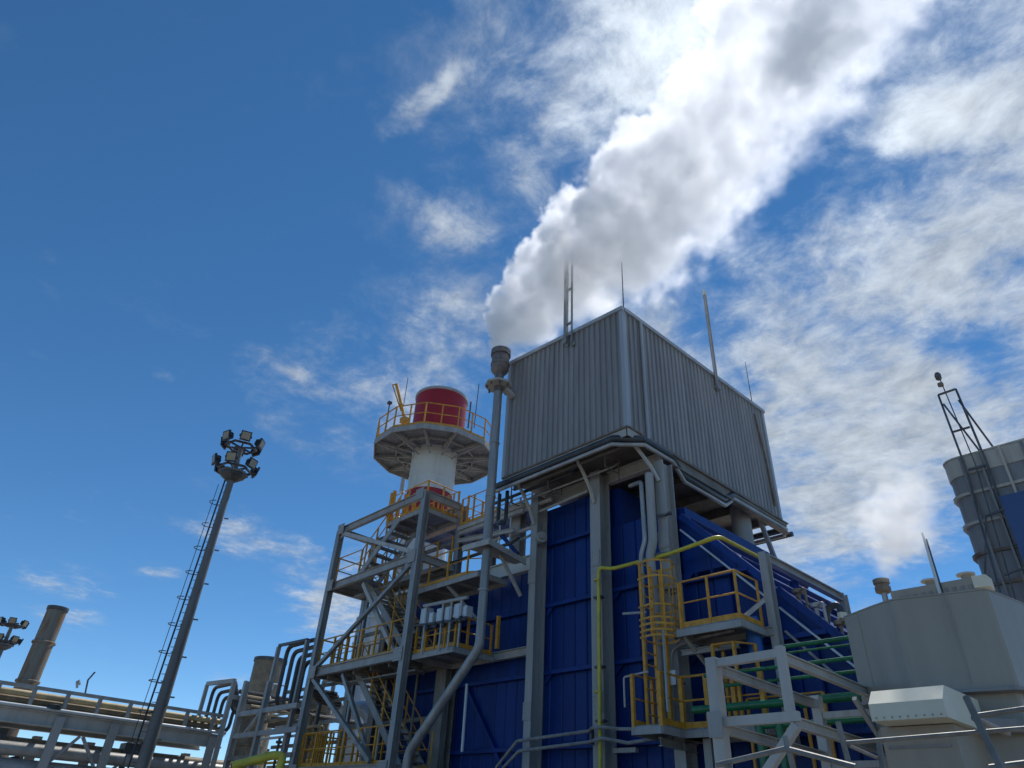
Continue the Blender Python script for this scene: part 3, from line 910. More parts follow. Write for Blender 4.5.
# ------------------------------------------------------------------ caged ladder and its platforms on the right of the front wall
CL = thing('caged_ladder', 'yellow caged ladder rising to the upper platform on the right', 'ladder', (.2, .3, 3.7))
for y in (.05, .47):
    MB().beam((0.12, y, 3.7), (0.12, y, 7.15), 0.04, 0.07, (1, 0, 0)).build('stile', M_YEL, CL)
RUNG = MB().tube([(0, .05, 0), (0, .47, 0)], 0.018, 6).mesh('rung', M_YEL)
for i in range(14):
    inst('rung', RUNG, CL, (0.12, 0, 3.9 + i * .25))
for z in (7.08, 6.72, 6.08, 5.8, 5.67, 5.54, 5.42):
    pts = [(0.12, -.06, z)] + [(0.45 + .40 * math.sin(math.radians(t)), .26 - .40 * math.cos(math.radians(t)), z) for t in range(-20, 201, 20)] + [(0.12, .58, z)]
    b = MB()
    for a, c in zip(pts, pts[1:]):
        b.beam(a, c, 0.012, 0.045)
    b.build('cage_hoop', M_YEL, CL)
for t in (5, 50, 90, 130, 175):
    x, y = 0.45 + .39 * math.sin(math.radians(t)), .26 - .39 * math.cos(math.radians(t))
    MB().beam((x, y, 5.42), (x, y, 7.08), 0.035, 0.012, (math.sin(math.radians(t)), -math.cos(math.radians(t)), 0)).build('cage_bar', M_YEL, CL)
MB().beam((.3, .62, 3.7), (.3, .62, 7.1), 0.09, 0.09).build('mast_post', M_YEL, CL)
MB().beam((-.35, -.05, 6.02), (.2, .1, 6.0), 0.05, 0.05).build('stub_bar', M_GALV, CL)
UP = thing('upper_platform', 'upper yellow railed access platform against the sloping blue duct', 'platform', (1.6, .9, 5.75))
grating(UP, .9, 2.44, .22, 1.2, 5.56)
railing(UP, [(1.05, .25, 5.56), (2.41, .25, 5.56), (2.41, 1.15, 5.56)], 1.0, 0.8, post=0.045, r=.02)
MB().beam((1.02, .25, 5.5), (1.02, .25, 6.54), .10, .05).build('railing_post', M_YEL, UP)
MB().beam((.95, .3, 5.5), (.95, 1.5, 4.8), 0.07, 0.07).build('strut', M_PALE, UP)
MB().beam((2.2, .4, 5.5), (2.5, 1.3, 6.2), 0.08, 0.08).build('strut', M_PALE, UP)
MB().hbeam((.4, 1.2, 5.48), (2.6, 1.2, 5.48), 0.12, 0.18, None, .02).build('bearer', M_STEEL, UP)
MB().hbeam((.6, .8, 5.2), (2.0, .8, 5.2), 0.1, 0.12, None, .02).build('bearer', M_STEEL, UP)
LW = thing('lower_platform', 'lower yellow railed platform at the foot of the caged ladder', 'platform', (.7, .5, 3.65))
grating(LW, -.08, .66, -.22, 1.4, 3.66)
grating(LW, .66, 2.5, .55, 1.4, 3.66)
railing(LW, [(-.05, .5, 3.66), (-.05, -.2, 3.66)], 1.0, 0.7, post=0.07)
railing(LW, [(.64, -.18, 3.66), (.64, .58, 3.66), (2.5, .58, 3.66)], 1.0, 0.6, post=0.09)
MB().tube([(-.35, -.1, 4.05), (-.35, -.1, 4.65), (.3, -.1, 4.7)], .022, 6, bend=.06).build('handrail', M_PALE, LW, 'pale bent end of the handrail')
MB().hbeam((0.3, .2, 3.4), (0.3, 1.5, 3.4), 0.1, 0.16, None, .02).build('bearer', M_STEEL, LW)
MB().hbeam((1.0, .9, 0), (1.0, .9, 3.5), 0.18, 0.18, (0, 1, 0), .02).build('support_post', M_STEEL, LW)
# ladder exit gate further back on the right
eg = thing('ladder_head_rail', 'small yellow ladder head rail behind the white support frame', 'railing', (2.0, .6, 4.7))
railing(eg, [(1.55, .9, 3.75), (1.55, .5, 3.75), (2.05, .5, 3.75), (2.3, .9, 3.75)], 1.45, 0.5, post=.06, toe=False)

# pipes on the front wall
gp = thing('yellow_gas_pipe', 'long yellow gas pipe climbing a grey column and crossing above the upper platform', 'pipe', (-1.7, .9, 3))
MB().tube([(-1.9, .85, 0.2)] + [(-1.801, 0.85, 7.67), (-1.39, 0.9, 7.544), (0.476, 0.9, 7.554), (1.78, .9, 7.66), (1.84, 3.4, 7.62)], 0.05, 10, bend=.18).build('pipe', M_GAS, gp)
for z in (6.9, 5.2, 4.0):
    MB().beam((-2.0, .93, z), (-1.75, .93, z), 0.16, 0.05).build('pipe_clip', M_DARK, gp)
lg = thing('lagged_riser', 'thick pale lagged pipe with a kink behind the caged ladder', 'pipe', (.1, .8, 3.7))
MB().tube([(0.03, 0.8, 9.782), (0.016, 0.8, 7.938), (-0.102, 0.8, 7.579), (-0.038, 0.8, 6.485), (-0.008, 0.8, 3.859)], 0.115, 12, bend=.1).build('pipe', M_STEEL, lg)
l2 = thing('thin_lagged_riser', 'thin lagged pipe with dark side and bent top left of the thick one', 'pipe', (-.1, .7, 5))
MB().tube([(-0.759, 1.0, 9.749), (-0.17, 0.7, 9.575), (-0.151, 0.7, 7.974), (-0.299, 0.7, 7.619), (-0.297, 0.7, 6.747), (-0.351, 0.7, 4.722)], 0.06, 8, bend=.1).build('pipe', M_LAG, l2)
for zz in (7.6, 8.6, 6.7):
    MB().beam((-.05, .8, zz), (.5, 1.0, zz), 0.04, 0.05).build('pipe_support', M_DARK, l2)
cd = thing('grey_conduit', 'thin grey conduit bending down beside the ladder to a small junction box', 'conduit', (.8, .5, 3.9))
MB().tube([(1.952, 0.8, 5.509), (0.827, 0.8, 5.454), (0.309, 0.8, 5.307), (0.255, 0.8, 4.176), (0.274, 0.8, 3.842)], 0.05, 8, bend=.2).build('pipe', M_GALV, cd)
MB().box(Vector((0.401, 0.7, 4.692)) - V(.08, .06, .15), Vector((0.401, 0.7, 4.692)) + V(.08, .06, .15)).build('junction_box', M_VESS, cd)
MB().tube([(0.829, -0.2, 5.461), (0.813, -0.2, 3.867)], 0.03, 6).build('pipe', M_GALV, cd)
bp = MB().tube([(2.194, 1.1, 5.786), (2.213, 1.1, 5.03)], 0.16, 14).build('blue_pipe', M_BLUE2)
tag(bp, 'bright blue vertical pipe below the upper platform', 'pipe')
kp = thing('wall_pipe_pair', 'pair of slim grey pipes stepping round the columns low on the blue wall', 'pipes', (-3, .9, 3.8))
MB().tube([(-5.209, 0.7, 3.076), (-4.472, 0.7, 3.663), (-2.057, 0.7, 3.773), (-1.878, 0.6, 3.815), (-1.578, 0.6, 3.82), (-1.299, 0.9, 3.8), (-0.734, 0.9, 3.772)], .04, 8, bend=.05).build('pipe', M_GALV, kp)
MB().tube([(-4.944, 0.7, 3.071), (-4.384, 0.7, 3.435), (-2.061, 0.7, 3.544), (-1.585, 0.6, 3.595), (-1.085, 0.9, 3.507), (0.104, 0.9, 3.594)], .04, 8, bend=.05).build('pipe', M_GALV, kp)
MB().beam((-2.051, 0.8, 3.827), (-2.057, 0.8, 3.493), .1, .06).build('pipe_clip', M_DARK, kp)
ct = thing('cable_tray_stub', 'short pale cable tray under the lower wall pipes', 'cable tray', (0, 1, 3.4))
MB().beam((-1.735, 1.2, 3.401), (-1.072, 1.2, 3.399), .12, .1).build('tray', M_STEEL, ct)
hp = thing('head_pipe', 'thin pale pipe running under the head beam of the left bay', 'pipe', (-4, 1, 10))
MB().tube([(-4.476, 1.1, 10.004), (-2.352, 1.1, 10.112)], .04, 8).build('pipe', M_PALE, hp)
MB().tube([(-4.754, 1.1, 10.281), (-3.8, 1.1, 10.278)], .07, 8).build('pipe', M_PALE, hp)

# ------------------------------------------------------------------ portal frame over the sloping duct
PF = thing('portal_frame', 'grey steel portal standing over the sloping blue duct', 'frame', (2.45, 1.4, 3))
MB().hbeam((2.60, 1.32, 3.2), (2.60, 1.32, 7.20), 0.17, 0.22, (0, 1, 0), .03).build('post', M_STEEL, PF)
MB().hbeam((2.60, 1.44, 7.1), (2.60, 5.02, 7.1), 0.15, 0.2, None, .03).build('cross_beam', M_STEEL, PF)
MB().hbeam((2.60, 5.15, 4.6), (2.60, 5.15, 7.20), 0.2, 0.24, (0, 1, 0), .03).build('post', M_STEEL, PF)
MB().tube([(2.3, 3.2, 6.8), (2.3, 3.2, 7.08)], .12, 10).build('blue_stub', M_BLUE, PF)
gn = thing('gooseneck_pipe', 'dark gooseneck vent pipe at the low end of the blue duct', 'pipe', (4, 2, 5))
MB().tube([(3.475, 1.8, 5.539), (3.558, 1.8, 5.933), (3.8, 1.8, 5.975), (3.837, 1.8, 5.766)], .07, 8, bend=.12).build('pipe', M_DPIPE, gn)
MB().tube([(3.842, 1.8, 5.785), (3.836, 1.8, 5.666)], .10, 8).build('collar', M_CREAM, gn)
MB().tube([(3.406, 1.8, 5.509), (3.448, 1.8, 5.109)], .05, 8).build('pipe', M_BROWN, gn)

# ------------------------------------------------------------------ white support frame at the lower right
SF = thing('pipe_support_frame', 'white box section steel frame carrying green pipes at lower right', 'frame', (4.4, -4.2, 0))
fx0, fx1, fy0, fy1 = 4.41, 5.38, -4.24, -1.45
MB().beam((fx0, fy0, 0), (fx0, fy0, 3.74), .15, .15, (0, 1, 0)).build('post', M_PALE, SF)
MB().beam((fx1, fy0, 3.02), (fx1, fy0, 3.77), .095, .095, (0, 1, 0)).build('post', M_PALE, SF)
MB().beam((fx0 + .075, fy0, 3.67), (fx1 - .05, fy0, 3.69), .09, .10).build('cross_beam', M_PALE, SF)
MB().beam((fx0 + .075, fy0, 2.96), (fx1 + .10, fy0, 2.97), .09, .11).build('cross_beam', M_PALE, SF)
MB().beam((fx1 + .06, fy0, 2.88), (fx0 + .12, fy0, 1.95), .09, .11, (0, 1, 0)).build('diagonal_brace', M_PALE, SF)
for x, z in ((fx0, 3.62), (fx1 - .03, 3.66), (fx0, 2.90), (fx1, 2.92)):
    MB().hbeam((x, fy0 + .09, z), (x, fy1, z - .04), .09, .12, None, .015).build('long_beam', M_PALE, SF)
for z in (3.42, 2.75):
    MB().beam((fx0, fy1 + .1, z), (fx1, fy1 + .1, z), .08, .09).build('cross_beam', M_PALE, SF)
for x in (fx0, fx1):
    MB().beam((x, fy1 + .1, 0), (x, fy1 + .1, 3.7), .14, .14, (0, 1, 0)).build('post', M_PALE, SF)
MB().beam((fx1 - .1, fy1 - .6, 3.5), (fx1 - .1, fy1 + .1, 3.0), .06, .06).build('diagonal_brace', M_PALE, SF)
MB().prism([(fx0 - .10, fy0 - .11, 2.78), (fx0 + .10, fy0 - .11, 2.78), (fx0 + .10, fy0 - .11, 3.08), (fx0 - .10, fy0 - .11, 3.08)], (0, .018, 0)).build('gusset_plate', M_STEEL, SF)
for k, (y, z, r, x0, wh) in enumerate(((.1, 4.86, .055, 3.15, 'topmost and running to the grey enclosure'), (.25, 4.78, .03, 3.3, 'thin and just under the topmost'), (.0, 4.50, .05, 1.6, 'second level with bright top'),
                                      (.2, 4.32, .045, 1.9, 'third level below two others'), (-.2, 3.86, .10, 1.4, 'thickest and dark across the frame'), (.1, 3.55, .07, 2.6, 'lowest of the six'))):
    q = MB().tube([(x0, y, z), (5.3, y, z)], r * .72, 10).build('green_pipe', M_GREEN)
    tag(q, 'green pipe behind the white support frame, ' + wh, 'pipe', 'green pipes behind the support frame')
for k, (x, wh) in enumerate(((2.6, 'left one'), (3.0, 'right one'))):
    q = MB().tube([(x, .1, 2.2), (x, .1, 3.75)], .09, 10).build('green_riser', M_GREEN)
    tag(q, 'short vertical green riser behind the support frame, ' + wh, 'pipe', 'green risers')
dr = thing('valve_rail', 'yellow post railing seen between the green pipes', 'railing', (2.2, .6, 2.4))
railing(dr, [(2.05, .75, 2.9), (3.6, .75, 2.9)], 1.25, .35, post=.05, toe=False)

# scaffold tube railings close to the camera
sc = thing('tube_railing', 'pale scaffold tube railing crossing in front of the white support frame', 'railing', (6.5, -6.5, 0))
MB().tube([(5.887, -6.795, 2.223), (6.407, -6.502, 2.364), (7.035, -6.652, 2.199)], .022, 8, bend=.02).build('handrail', M_TUBE, sc)
MB().tube([(5.999, -6.727, 2.204), (5.917, -6.777, 2.239)], .02, 8).build('rail', M_TUBE, sc)
MB().tube([(6.816, -6.31, 2.571), (6.837, -6.301, 2.227)], .025, 8).build('upright', M_TUBE, sc)
MB().tube([(6.413, -6.499, 2.46), (6.436, -6.488, 2.218)], .025, 8).build('upright', M_TUBE, sc)
s2 = thing('scaffold_railing', 'dark uprights and pale tube rails in front of the grey enclosure', 'railing', (7.6, -6, 0))
MB().tube([(6.844, -6.298, 2.411), (8.102, -5.899, 2.508)], .017, 8).build('rail', M_TUBE, s2)
MB().tube([(6.855, -6.294, 2.396), (6.927, -5.833, 2.328)], .017, 8).build('rail', M_TUBE, s2)
MB().tube([(7.805, -6.177, 2.709), (7.946, -6.347, 2.159)], .026, 8).build('upright', M_UNDER, s2)
MB().tube([(7.775, -5.978, 2.601), (8.143, -5.89, 2.646)], .02, 8).build('rail', M_TUBE, s2)
MB().tube([(7.764, -5.981, 2.587), (7.859, -5.544, 2.519)], .026, 8).build('rail', M_TUBE, s2)
MB().tube([(7.772, -5.979, 2.239), (8.031, -5.915, 2.272)], .025, 8).build('rail', M_TUBE, s2)
MB().tube([(6.934, -5.831, 2.497), (6.954, -5.93, 2.206)], .025, 8).build('upright', M_UNDER, s2)

# ------------------------------------------------------------------ grey enclosure
EN = thing('grey_enclosure', 'smooth grey sheet metal enclosure with rounded front at lower right', 'enclosure', (6.3, -1, 0))
front = [(5.24, -1.70), (5.5, -1.845), (5.76, -1.99), (6.10, -2.16), (6.16, -2.165), (6.8, -2.045), (7.25, -1.95), (7.28, -1.92), (7.46, -.95), (7.6, .4)]
plan = front + [(7.0, 1.6), (5.2, 1.6), (4.95, .2)]
MB().prism([(x, y, 3.5) for x, y in plan], (0, 0, 1.2)).build('upper_body', M_ENC, EN, smooth=False)


def shrink(p, c, k):
    return [(c[0] + (x - c[0]) * k, c[1] + (y - c[1]) * k) for x, y in p]


low = shrink(plan, (6.3, .2), .93)
MB().prism([(x, y, 0) for x, y in low], (0, 0, 3.46)).build('lower_body', M_ENC, EN, smooth=False)
MB().prism([(x, y, 3.455) for x, y in shrink(plan, (6.3, 0), 1.02)], (0, 0, .04)).build('base_flange', M_SILO, EN)
MB().prism([(x, y, 4.702) for x, y in shrink(plan, (6.3, 0), 1.005)], (0, 0, .02)).build('roof_edge', M_ENC, EN)
# projecting hood with a sloping top; its cream colour stands in for sunlight
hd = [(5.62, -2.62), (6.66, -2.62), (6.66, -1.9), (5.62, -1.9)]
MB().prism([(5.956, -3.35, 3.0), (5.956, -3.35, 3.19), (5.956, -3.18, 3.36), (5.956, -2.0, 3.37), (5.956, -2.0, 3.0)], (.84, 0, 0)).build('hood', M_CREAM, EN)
MB().box((5.86, -2.9, 0), (6.70, -1.8, 2.99)).build('front_bay', M_ENC, EN)
MB().prism([(6.64, -2.5, 2.98), (6.64, -2.5, 3.12), (7.3, -1.95, 3.12), (7.3, -1.95, 2.98)], (0.02, .25, 0)).build('side_ledge', M_SILO, EN)
for z in (.9, 1.9, 2.75):
    MB().box((5.92, -2.915, z), (6.62, -2.902, z + .03)).build('sheet_joint', M_SILO, EN)
MB().box((6.5, -2.92, 2.3), (6.6, -2.902, 2.42)).build('label_plate', M_CREAM, EN)
MB().box((5.75, -.95, 4.725), (6.98, .6, 5.2)).build('roof_curb', M_ENC, EN)
for i in range(10):
    MB().box((5.86 + i * .11, -.965, 4.8), (5.91 + i * .11, -.952, 5.1)).build('louvre_slat', M_SILO, EN)
MB().box((6.93, -.98, 5.03), (7.12, -.7, 5.2)).build('label_plate', M_CREAM, EN, 'white plate at the roof corner')
for x, wh in ((6.25, 'left mushroom roof vent on the grey enclosure'), (6.77, 'right mushroom roof vent on the grey enclosure')):
    t = thing('roof_vent', wh, 'roof vent', (x, -.55, 5.2), 'mushroom vents on the grey enclosure')
    MB().lathe((x, -.55, 5.2), [(.12, 0), (.12, .08), (.07, .11), (.07, .16)], 20).build('vent_base', M_ENC, t)
    MB().lathe((x, -.55, 5.2), [(.08, .15), (.13, .16), (.13, .185), (.05, .20), (.01, .205)], 20).build('vent_cap', M_PALE, t)
ex = thing('relief_vent', 'short rusty relief vent breathing steam on the left of the enclosure roof', 'vent', (5.6, -.8, 4.7))
MB().lathe((5.62, -.85, 4.84), [(.045, -.14), (.045, .45)], 12).build('pipe', M_FLASH, ex)
MB().lathe((5.62, -.85, 5.22), [(.08, 0), (.12, .02), (.12, .10), (.10, .11), (.10, .14), (.125, .15), (.125, .22)], 14).build('vent_head', M_TAN, ex)
MB().tube([(5.62, -.85, 4.85), (5.8, -.85, 4.8), (5.8, -.85, 4.95), (5.72, -.85, 5.05)], .02, 6).build('drain_pipe', M_TAN, ex)
MB().box((5.52, -.95, 4.72), (5.78, -.75, 4.76)).build('foot_plate', M_TAN, ex)
ap = thing('enclosure_antenna', 'thin pale antenna pole leaning from the enclosure roof', 'antenna', (6.45, -.6, 5.1))
MB().tube([(6.46, -.99, 4.75), (6.46, -.99, 6.0)], .028, 8, r2=.016).build('pole', M_VESS, ap)
MB().tube([(6.49, -.95, 4.75), (6.485, -.96, 5.9)], .013, 6).build('cable', M_DARK, ap)

# ------------------------------------------------------------------ ribbed silo at the right edge
SI = thing('ribbed_silo', 'dark ribbed steel silo with pale top band at the right edge', 'silo', (7.5, 6.5, 0))
sp = [(5.66, 9.0), (5.66, 5.66), (5.68, 5.56), (5.74, 5.46), (5.82, 5.39), (5.92, 5.34), (6.05, 5.32), (9.6, 5.32), (9.9, 5.5), (10, 5.9), (10, 9.0)]
MB().prism([(x, y, 0) for x, y in sp], (0, 0, 10.0)).build('shell', M_SILO, SI)
MB().prism([(x, y, 9.52) for x, y in shrink(sp, (7.8, 7.2), 1.012)], (0, 0, .46)).build('top_band', M_SILOB, SI)
MB().prism([(x, y, 9.985) for x, y in shrink(sp, (7.8, 7.2), 1.02)], (0, 0, .04)).build('rim', M_SILOB, SI)
for i in range(12):
    z = 9.0 - i * .72
    pp = shrink(sp, (7.8, 7.2), 1.03)
    MB().prism([(x, y, z) for x, y in pp], (0, 0, .07)).build('ring_stiffener', M_TAN if i > 1 else M_SILOB, SI)
for x in (6.1, 6.5, 6.95, 7.4, 7.95, 8.5):
    MB().beam((x, 5.24, .2), (x, 5.24, 9.95), .05, .07, (0, 1, 0)).build('vertical_stiffener', M_SILO if x != 6.95 else M_SILOB, SI)
MB().box((6.62, 5.10, 7.05), (8.6, 5.16, 8.72)).build('blue_sheet', M_SIGN, SI, 'plain blue sheet fixed to the silo side')
LM = thing('lattice_mast', 'dark steel lattice mast with a lamp rising beside the silo top', 'mast', (6.7, 5, 9.5))
lm = [((6.142, 5.131, 11.728), (6.173, 5.137, 9.693), .05), ((6.173, 5.137, 9.693), (6.045, 4.908, 6.578), .045), ((6.546, 5.204, 11.773), (6.61, 5.215, 9.685), .055), ((6.61, 5.215, 9.685), (6.6, 5.112, 7.567), .055),
      ((6.142, 5.131, 11.728), (6.546, 5.204, 11.773), .05), ((6.175, 5.138, 10.614), (6.547, 5.205, 10.645), .05), ((6.205, 5.143, 9.55), (6.582, 5.21, 9.586), .06), ((6.293, 5.16, 12.208), (6.387, 5.177, 9.691), .028),
      ((6.184, 5.139, 11.439), (6.555, 5.206, 9.998), .05), ((6.518, 5.2, 11.448), (6.767, 5.746, 10.228), .04), ((6.387, 5.177, 9.691), (6.252, 4.949, 5.962), .03), ((6.278, 4.954, 8.309), (5.867, 4.463, 6.501), .03),
      ((6.253, 5.051, 8.324), (6.644, 5.119, 8.411), .05), ((6.218, 4.942, 6.925), (6.606, 5.012, 7.019), .05)]
for a, b, r in lm:
    MB().beam(a, b, r * .85, r * .85).build('mast_member', M_DARK, LM)
MB().lathe(Vector((6.274, 5.156, 12.152)), [(.04, 0), (.07, .03), (.08, .15), (.05, .22)], 10).build('lamp', M_DARK, LM)
MB().lathe(Vector((6.265, 5.155, 11.966)), [(.07, 0), (.07, .08)], 10).build('lamp_collar', M_TAN, LM)

# ------------------------------------------------------------------ floodlight masts on the left
HOUS = MB().prism([(-.21, -.10, -.2), (.21, -.10, -.2), (.21, -.10, .2), (-.21, -.10, .2)], (0, .08, 0))
HOUS.prism([(-.16, -.02, -.14), (.16, -.02, -.14), (.16, -.02, .14), (-.16, -.02, .14)], (0, .12, 0))
for k in range(5):
    HOUS.box((-.15 + k * .07, .10, -.12), (-.13 + k * .07, .16, .12))
HOUS.box((-.25, -.06, -.04), (-.21, .06, .04)).box((.21, -.06, -.04), (.25, .06, .04))
HOUS = HOUS.mesh('lamp_housing', M_BLACK, False)
GLASS = MB().box((-.165, -.108, -.15), (.165, -.102, .15)).mesh('lamp_glass', M_LENS, False)


def flood_mast(px, py, top, label, sc_=1.0, lamps=6):
    t = thing('floodlight_mast', label, 'floodlight mast', (px, py, 0))
    MB().lathe((px, py, 0), [(.25 * sc_, 0), (.225 * sc_, 2.5), (.13 * sc_, top), (.11 * sc_, top + 1.1 * sc_)], 12).build('pole', M_MAST, t)
    lr = thing_part('ladder', t)
    lx, ly = px - .08 * sc_, py - .24 * sc_
    for dx in (-.18, .18):
        MB().beam((lx + dx * .6, ly + dx * .6 - .05, 1), (lx + dx * .6, ly + dx * .6 + .18, top - .3), .05, .05).build('stile', M_DPIPE, lr)
    b = MB()
    for i in range(int((top - 1.5) / .3)):
        z = 1.2 + i * .3
        b.tube([(lx - .11, ly - .13 + .02 * z, z), (lx + .11, ly + .09 + .02 * z, z)], .012, 4)
    o = b.build('rungs', M_DPIPE, lr)
    o['kind'] = 'stuff'
    n = int((top - 2.5) / .95)
    for i in range(n):
        z = 2.6 + i * .95
        MB().tube([(lx + .24 * math.cos(math.radians(a)) - .08, ly - .20 + .24 * math.sin(math.radians(a)) + .015 * z, z) for a in range(20, 341, 32)], .016, 5).build('cage_hoop', M_DPIPE, lr)
    MB().beam((lx - .30, ly - .25, 2.6), (lx - .30, ly - .07, top - .6), .02, .02).build('cage_bar', M_DPIPE, lr)
    for i in range(int((top - 2) / 1.3)):
        z = 2.4 + i * 1.3
        MB().beam((px + .1, py + .15, z), (px + .16, py + .30, z), .03, .05).build('cable_bracket', M_MAST, t)
    for tier, (z, R) in enumerate(((top + .05, .66 * sc_), (top + 1.1 * sc_, .60 * sc_))):
        ring = [(px + R * math.cos(math.radians(60 * k + 12)), py + R * math.sin(math.radians(60 * k + 12)), z) for k in range(6)]
        MB().tube(ring, .05, 6, True).build('lamp_ring', M_DARK, t)
        if tier == 0:
            MB().prism([(px + R * .9 * math.cos(math.radians(60 * k + 12)), py + R * .9 * math.sin(math.radians(60 * k + 12)), z - .22) for k in range(6)], (0, 0, .08)).build('ring_plate', M_MAST, t)
            MB().lathe((px, py, z - .5), [(.22, 0), (.5, .2), (.5, .3)], 12).build('head_collar', M_DARK, t)
        for k in range(lamps):
            a = math.radians(360 / lamps * k - 35 + tier * 20)
            MB().beam((px, py, z - .02), (px + R * math.cos(a), py + R * math.sin(a), z - .02), .06, .06).build('lamp_arm', M_DARK, t)
            h = bpy.data.objects.new('floodlight', HOUS)
            COL.objects.link(h)
            h.matrix_basis = Matrix.Translation((px + (R + .15) * math.cos(a), py + (R + .15) * math.sin(a), z + .18)) @ Matrix.Rotation(a + math.pi / 2, 4, 'Z') @ Matrix.Rotation(math.radians(12), 4, 'X') @ Matrix.Scale(sc_, 4)
            h.parent = t
            h.matrix_parent_inverse = parent_inv(t)
            gl = bpy.data.objects.new('lamp_glass', GLASS)
            COL.objects.link(gl)
            gl.parent = h
    return t


def thing_part(name, parent):
    o = bpy.data.objects.new(name, None)
    COL.objects.link(o)
    o.parent = parent
    o.matrix_parent_inverse = parent_inv(parent)
    return o


flood_mast(-17.0, -4.06, 13.55, 'tall tapering floodlight mast with caged ladder and two rings of lamps')
flood_mast(-49.9, -4.75, 10.9, 'distant floodlight mast cut by the left picture edge', 1.05, 6)

# rusty chimney beyond the pipe bridge
RC = thing('rusty_chimney', 'short weathered chimney streaked with rust beyond the pipe bridge', 'chimney', (-34.75, -5.1, 0))
MB().lathe((-34.75, -5.1, 0), [(.52, 0), (.48, 10.55)], 24).build('shaft', M_RUST, RC)
MB().lathe((-34.75, -5.1, 10.5), [(.50, 0), (.53, .05), (.53, .2), (.45, .22), (.43, .0)], 24, cap=False).build('rim', M_DARK, RC)
for z in (3.2, 5.0, 6.9, 8.8):
    MB().lathe((-34.75, -5.1, z), [(.55, 0), (.57, .02), (.57, .1), (.55, .12)], 24, cap=False).build('joint_band', M_RUST, RC)
hk = MB().tube([(-34.322, -2.872, 6.969), (-34.345, -2.972, 7.248), (-34.329, -2.9, 7.308), (-34.304, -2.79, 7.126)], .06, 6).build('vent_hook', M_FLASH)
tag(hk, 'tiny hooked vent pipe behind the pipe bridge right of the rusty chimney', 'vent')
wh = MB().tube([(-34.219, -2.421, 6.737), (-34.241, -2.518, 7.411), (-34.199, -2.337, 7.836)], .045, 6).build('bent_rod', M_DARK)
tag(wh, 'thin bent rod standing beyond the pipe bridge', 'rod')

# ------------------------------------------------------------------ pipe bridge at the lower left
RX = -22.0
PB = thing('pipe_bridge', 'long grey steel pipe bridge running across the lower left', 'pipe bridge', (RX, -6, 0))
ya, yb2 = -16.0, 0.4
MB().hbeam((RX, ya, 4.31), (RX, yb2, 4.31), .3, .48, None, .04).build('main_beam', M_PALE, PB)
MB().hbeam((RX - 2.2, ya, 4.31), (RX - 2.2, yb2, 4.31), .3, .48, None, .04).build('main_beam', M_PALE, PB)
MB().beam((RX, ya, 5.27), (RX, yb2, 5.27), .10, .12).build('top_rail', M_STEEL, PB)
RP = MB().beam((0, 0, 4.55), (0, 0, 5.22), .13, .13).mesh('rail_post', M_STEEL)
y = ya
while y < yb2:
    inst('rail_post', RP, PB, (RX, y, 0))
    inst('rail_post', RP, PB, (RX - 2.2, y, 0))
    MB().beam((RX - 2.1, y + .05, 4.45), (RX - .1, y + .05, 4.45), .14, .16).build('cross_beam', M_UNDER, PB)
    y += 1.13
for yy in (-14.6, -10.4, -5.85, -3.95, -0.1):
    for x in (RX, RX - 2.2):
        MB().hbeam((x + (.22 if x == RX else 0), yy, 0), (x + (.22 if x == RX else 0), yy, 4.42 if x == RX else 3.9), .30, .12 if x == RX else .3, (1, 0, 0), .04).build('column', M_STEEL, PB)
MB().beam((RX, -5.65, 3.0), (RX, -4.95, 3.9), .1, .1).build('diagonal_brace', M_STEEL, PB)
MB().beam((RX, -4.15, 3.0), (RX, -4.85, 3.9), .1, .1).build('diagonal_brace', M_STEEL, PB)
for yy in (-9.5, -7.2, -2.0):
    MB().beam((RX - 2.2, yy - .9, 3.0), (RX - 2.2, yy, 3.9), .1, .1).build('diagonal_brace', M_STEEL, PB)
for i, (x, z, r, m, lab) in enumerate(((RX - .25, 5.06, .11, M_TANP, 'yellowish pipe nearest the rail on the pipe bridge'), (RX - .45, 4.85, .14, M_BROWN, 'grey pipe just below the yellowish one on the pipe bridge'),
                                       (RX - .3, 4.64, .09, M_BROWN, 'brown pipe lowest behind the bridge rail'), (RX - .95, 5.0, .16, M_BROWN, 'thick brown pipe in the middle of the pipe bridge'),
                                       (RX - 1.5, 4.9, .18, M_UNDER, 'thick dark pipe at the back of the pipe bridge'))):
    q = MB().tube([(x, ya, z), (x, yb2 - .2 * i, z)], r, 10).build('bridge_pipe', m)
    tag(q, lab, 'pipe', 'pipes on the pipe bridge')
for x, z, r, m, lab in ((RX - .55, 3.33, .22, M_LAG, 'upper thick lagged pipe slung under the pipe bridge'), (RX - .6, 2.70, .34, M_LAG, 'lower thicker lagged pipe under the pipe bridge'),
                        (RX - 1.4, 3.55, .2, M_BROWN, 'brown pipe hidden under the bridge deck')):
    q = MB().tube([(x, ya, z), (x, yb2 + 1.5, z)], r, 16).build('lagged_pipe', m)
    tag(q, lab, 'pipe', 'pipes under the pipe bridge')
vl = thing('bridge_valve', 'dark round valve wheel at the bridge beam', 'valve', (RX, -6.1, 4.8))
MB().lathe(V(RX + .12, -6.15, 4.62), [(.05, 0), (.24, .03), (.24, .16), (.05, .2)], 14).build('valve_body', M_BLACK, vl)
MB().tube([(RX + .3, -6.15, 4.72), (RX + .1, -6.15, 4.72)], .05, 8).build('stem', M_BLACK, vl)
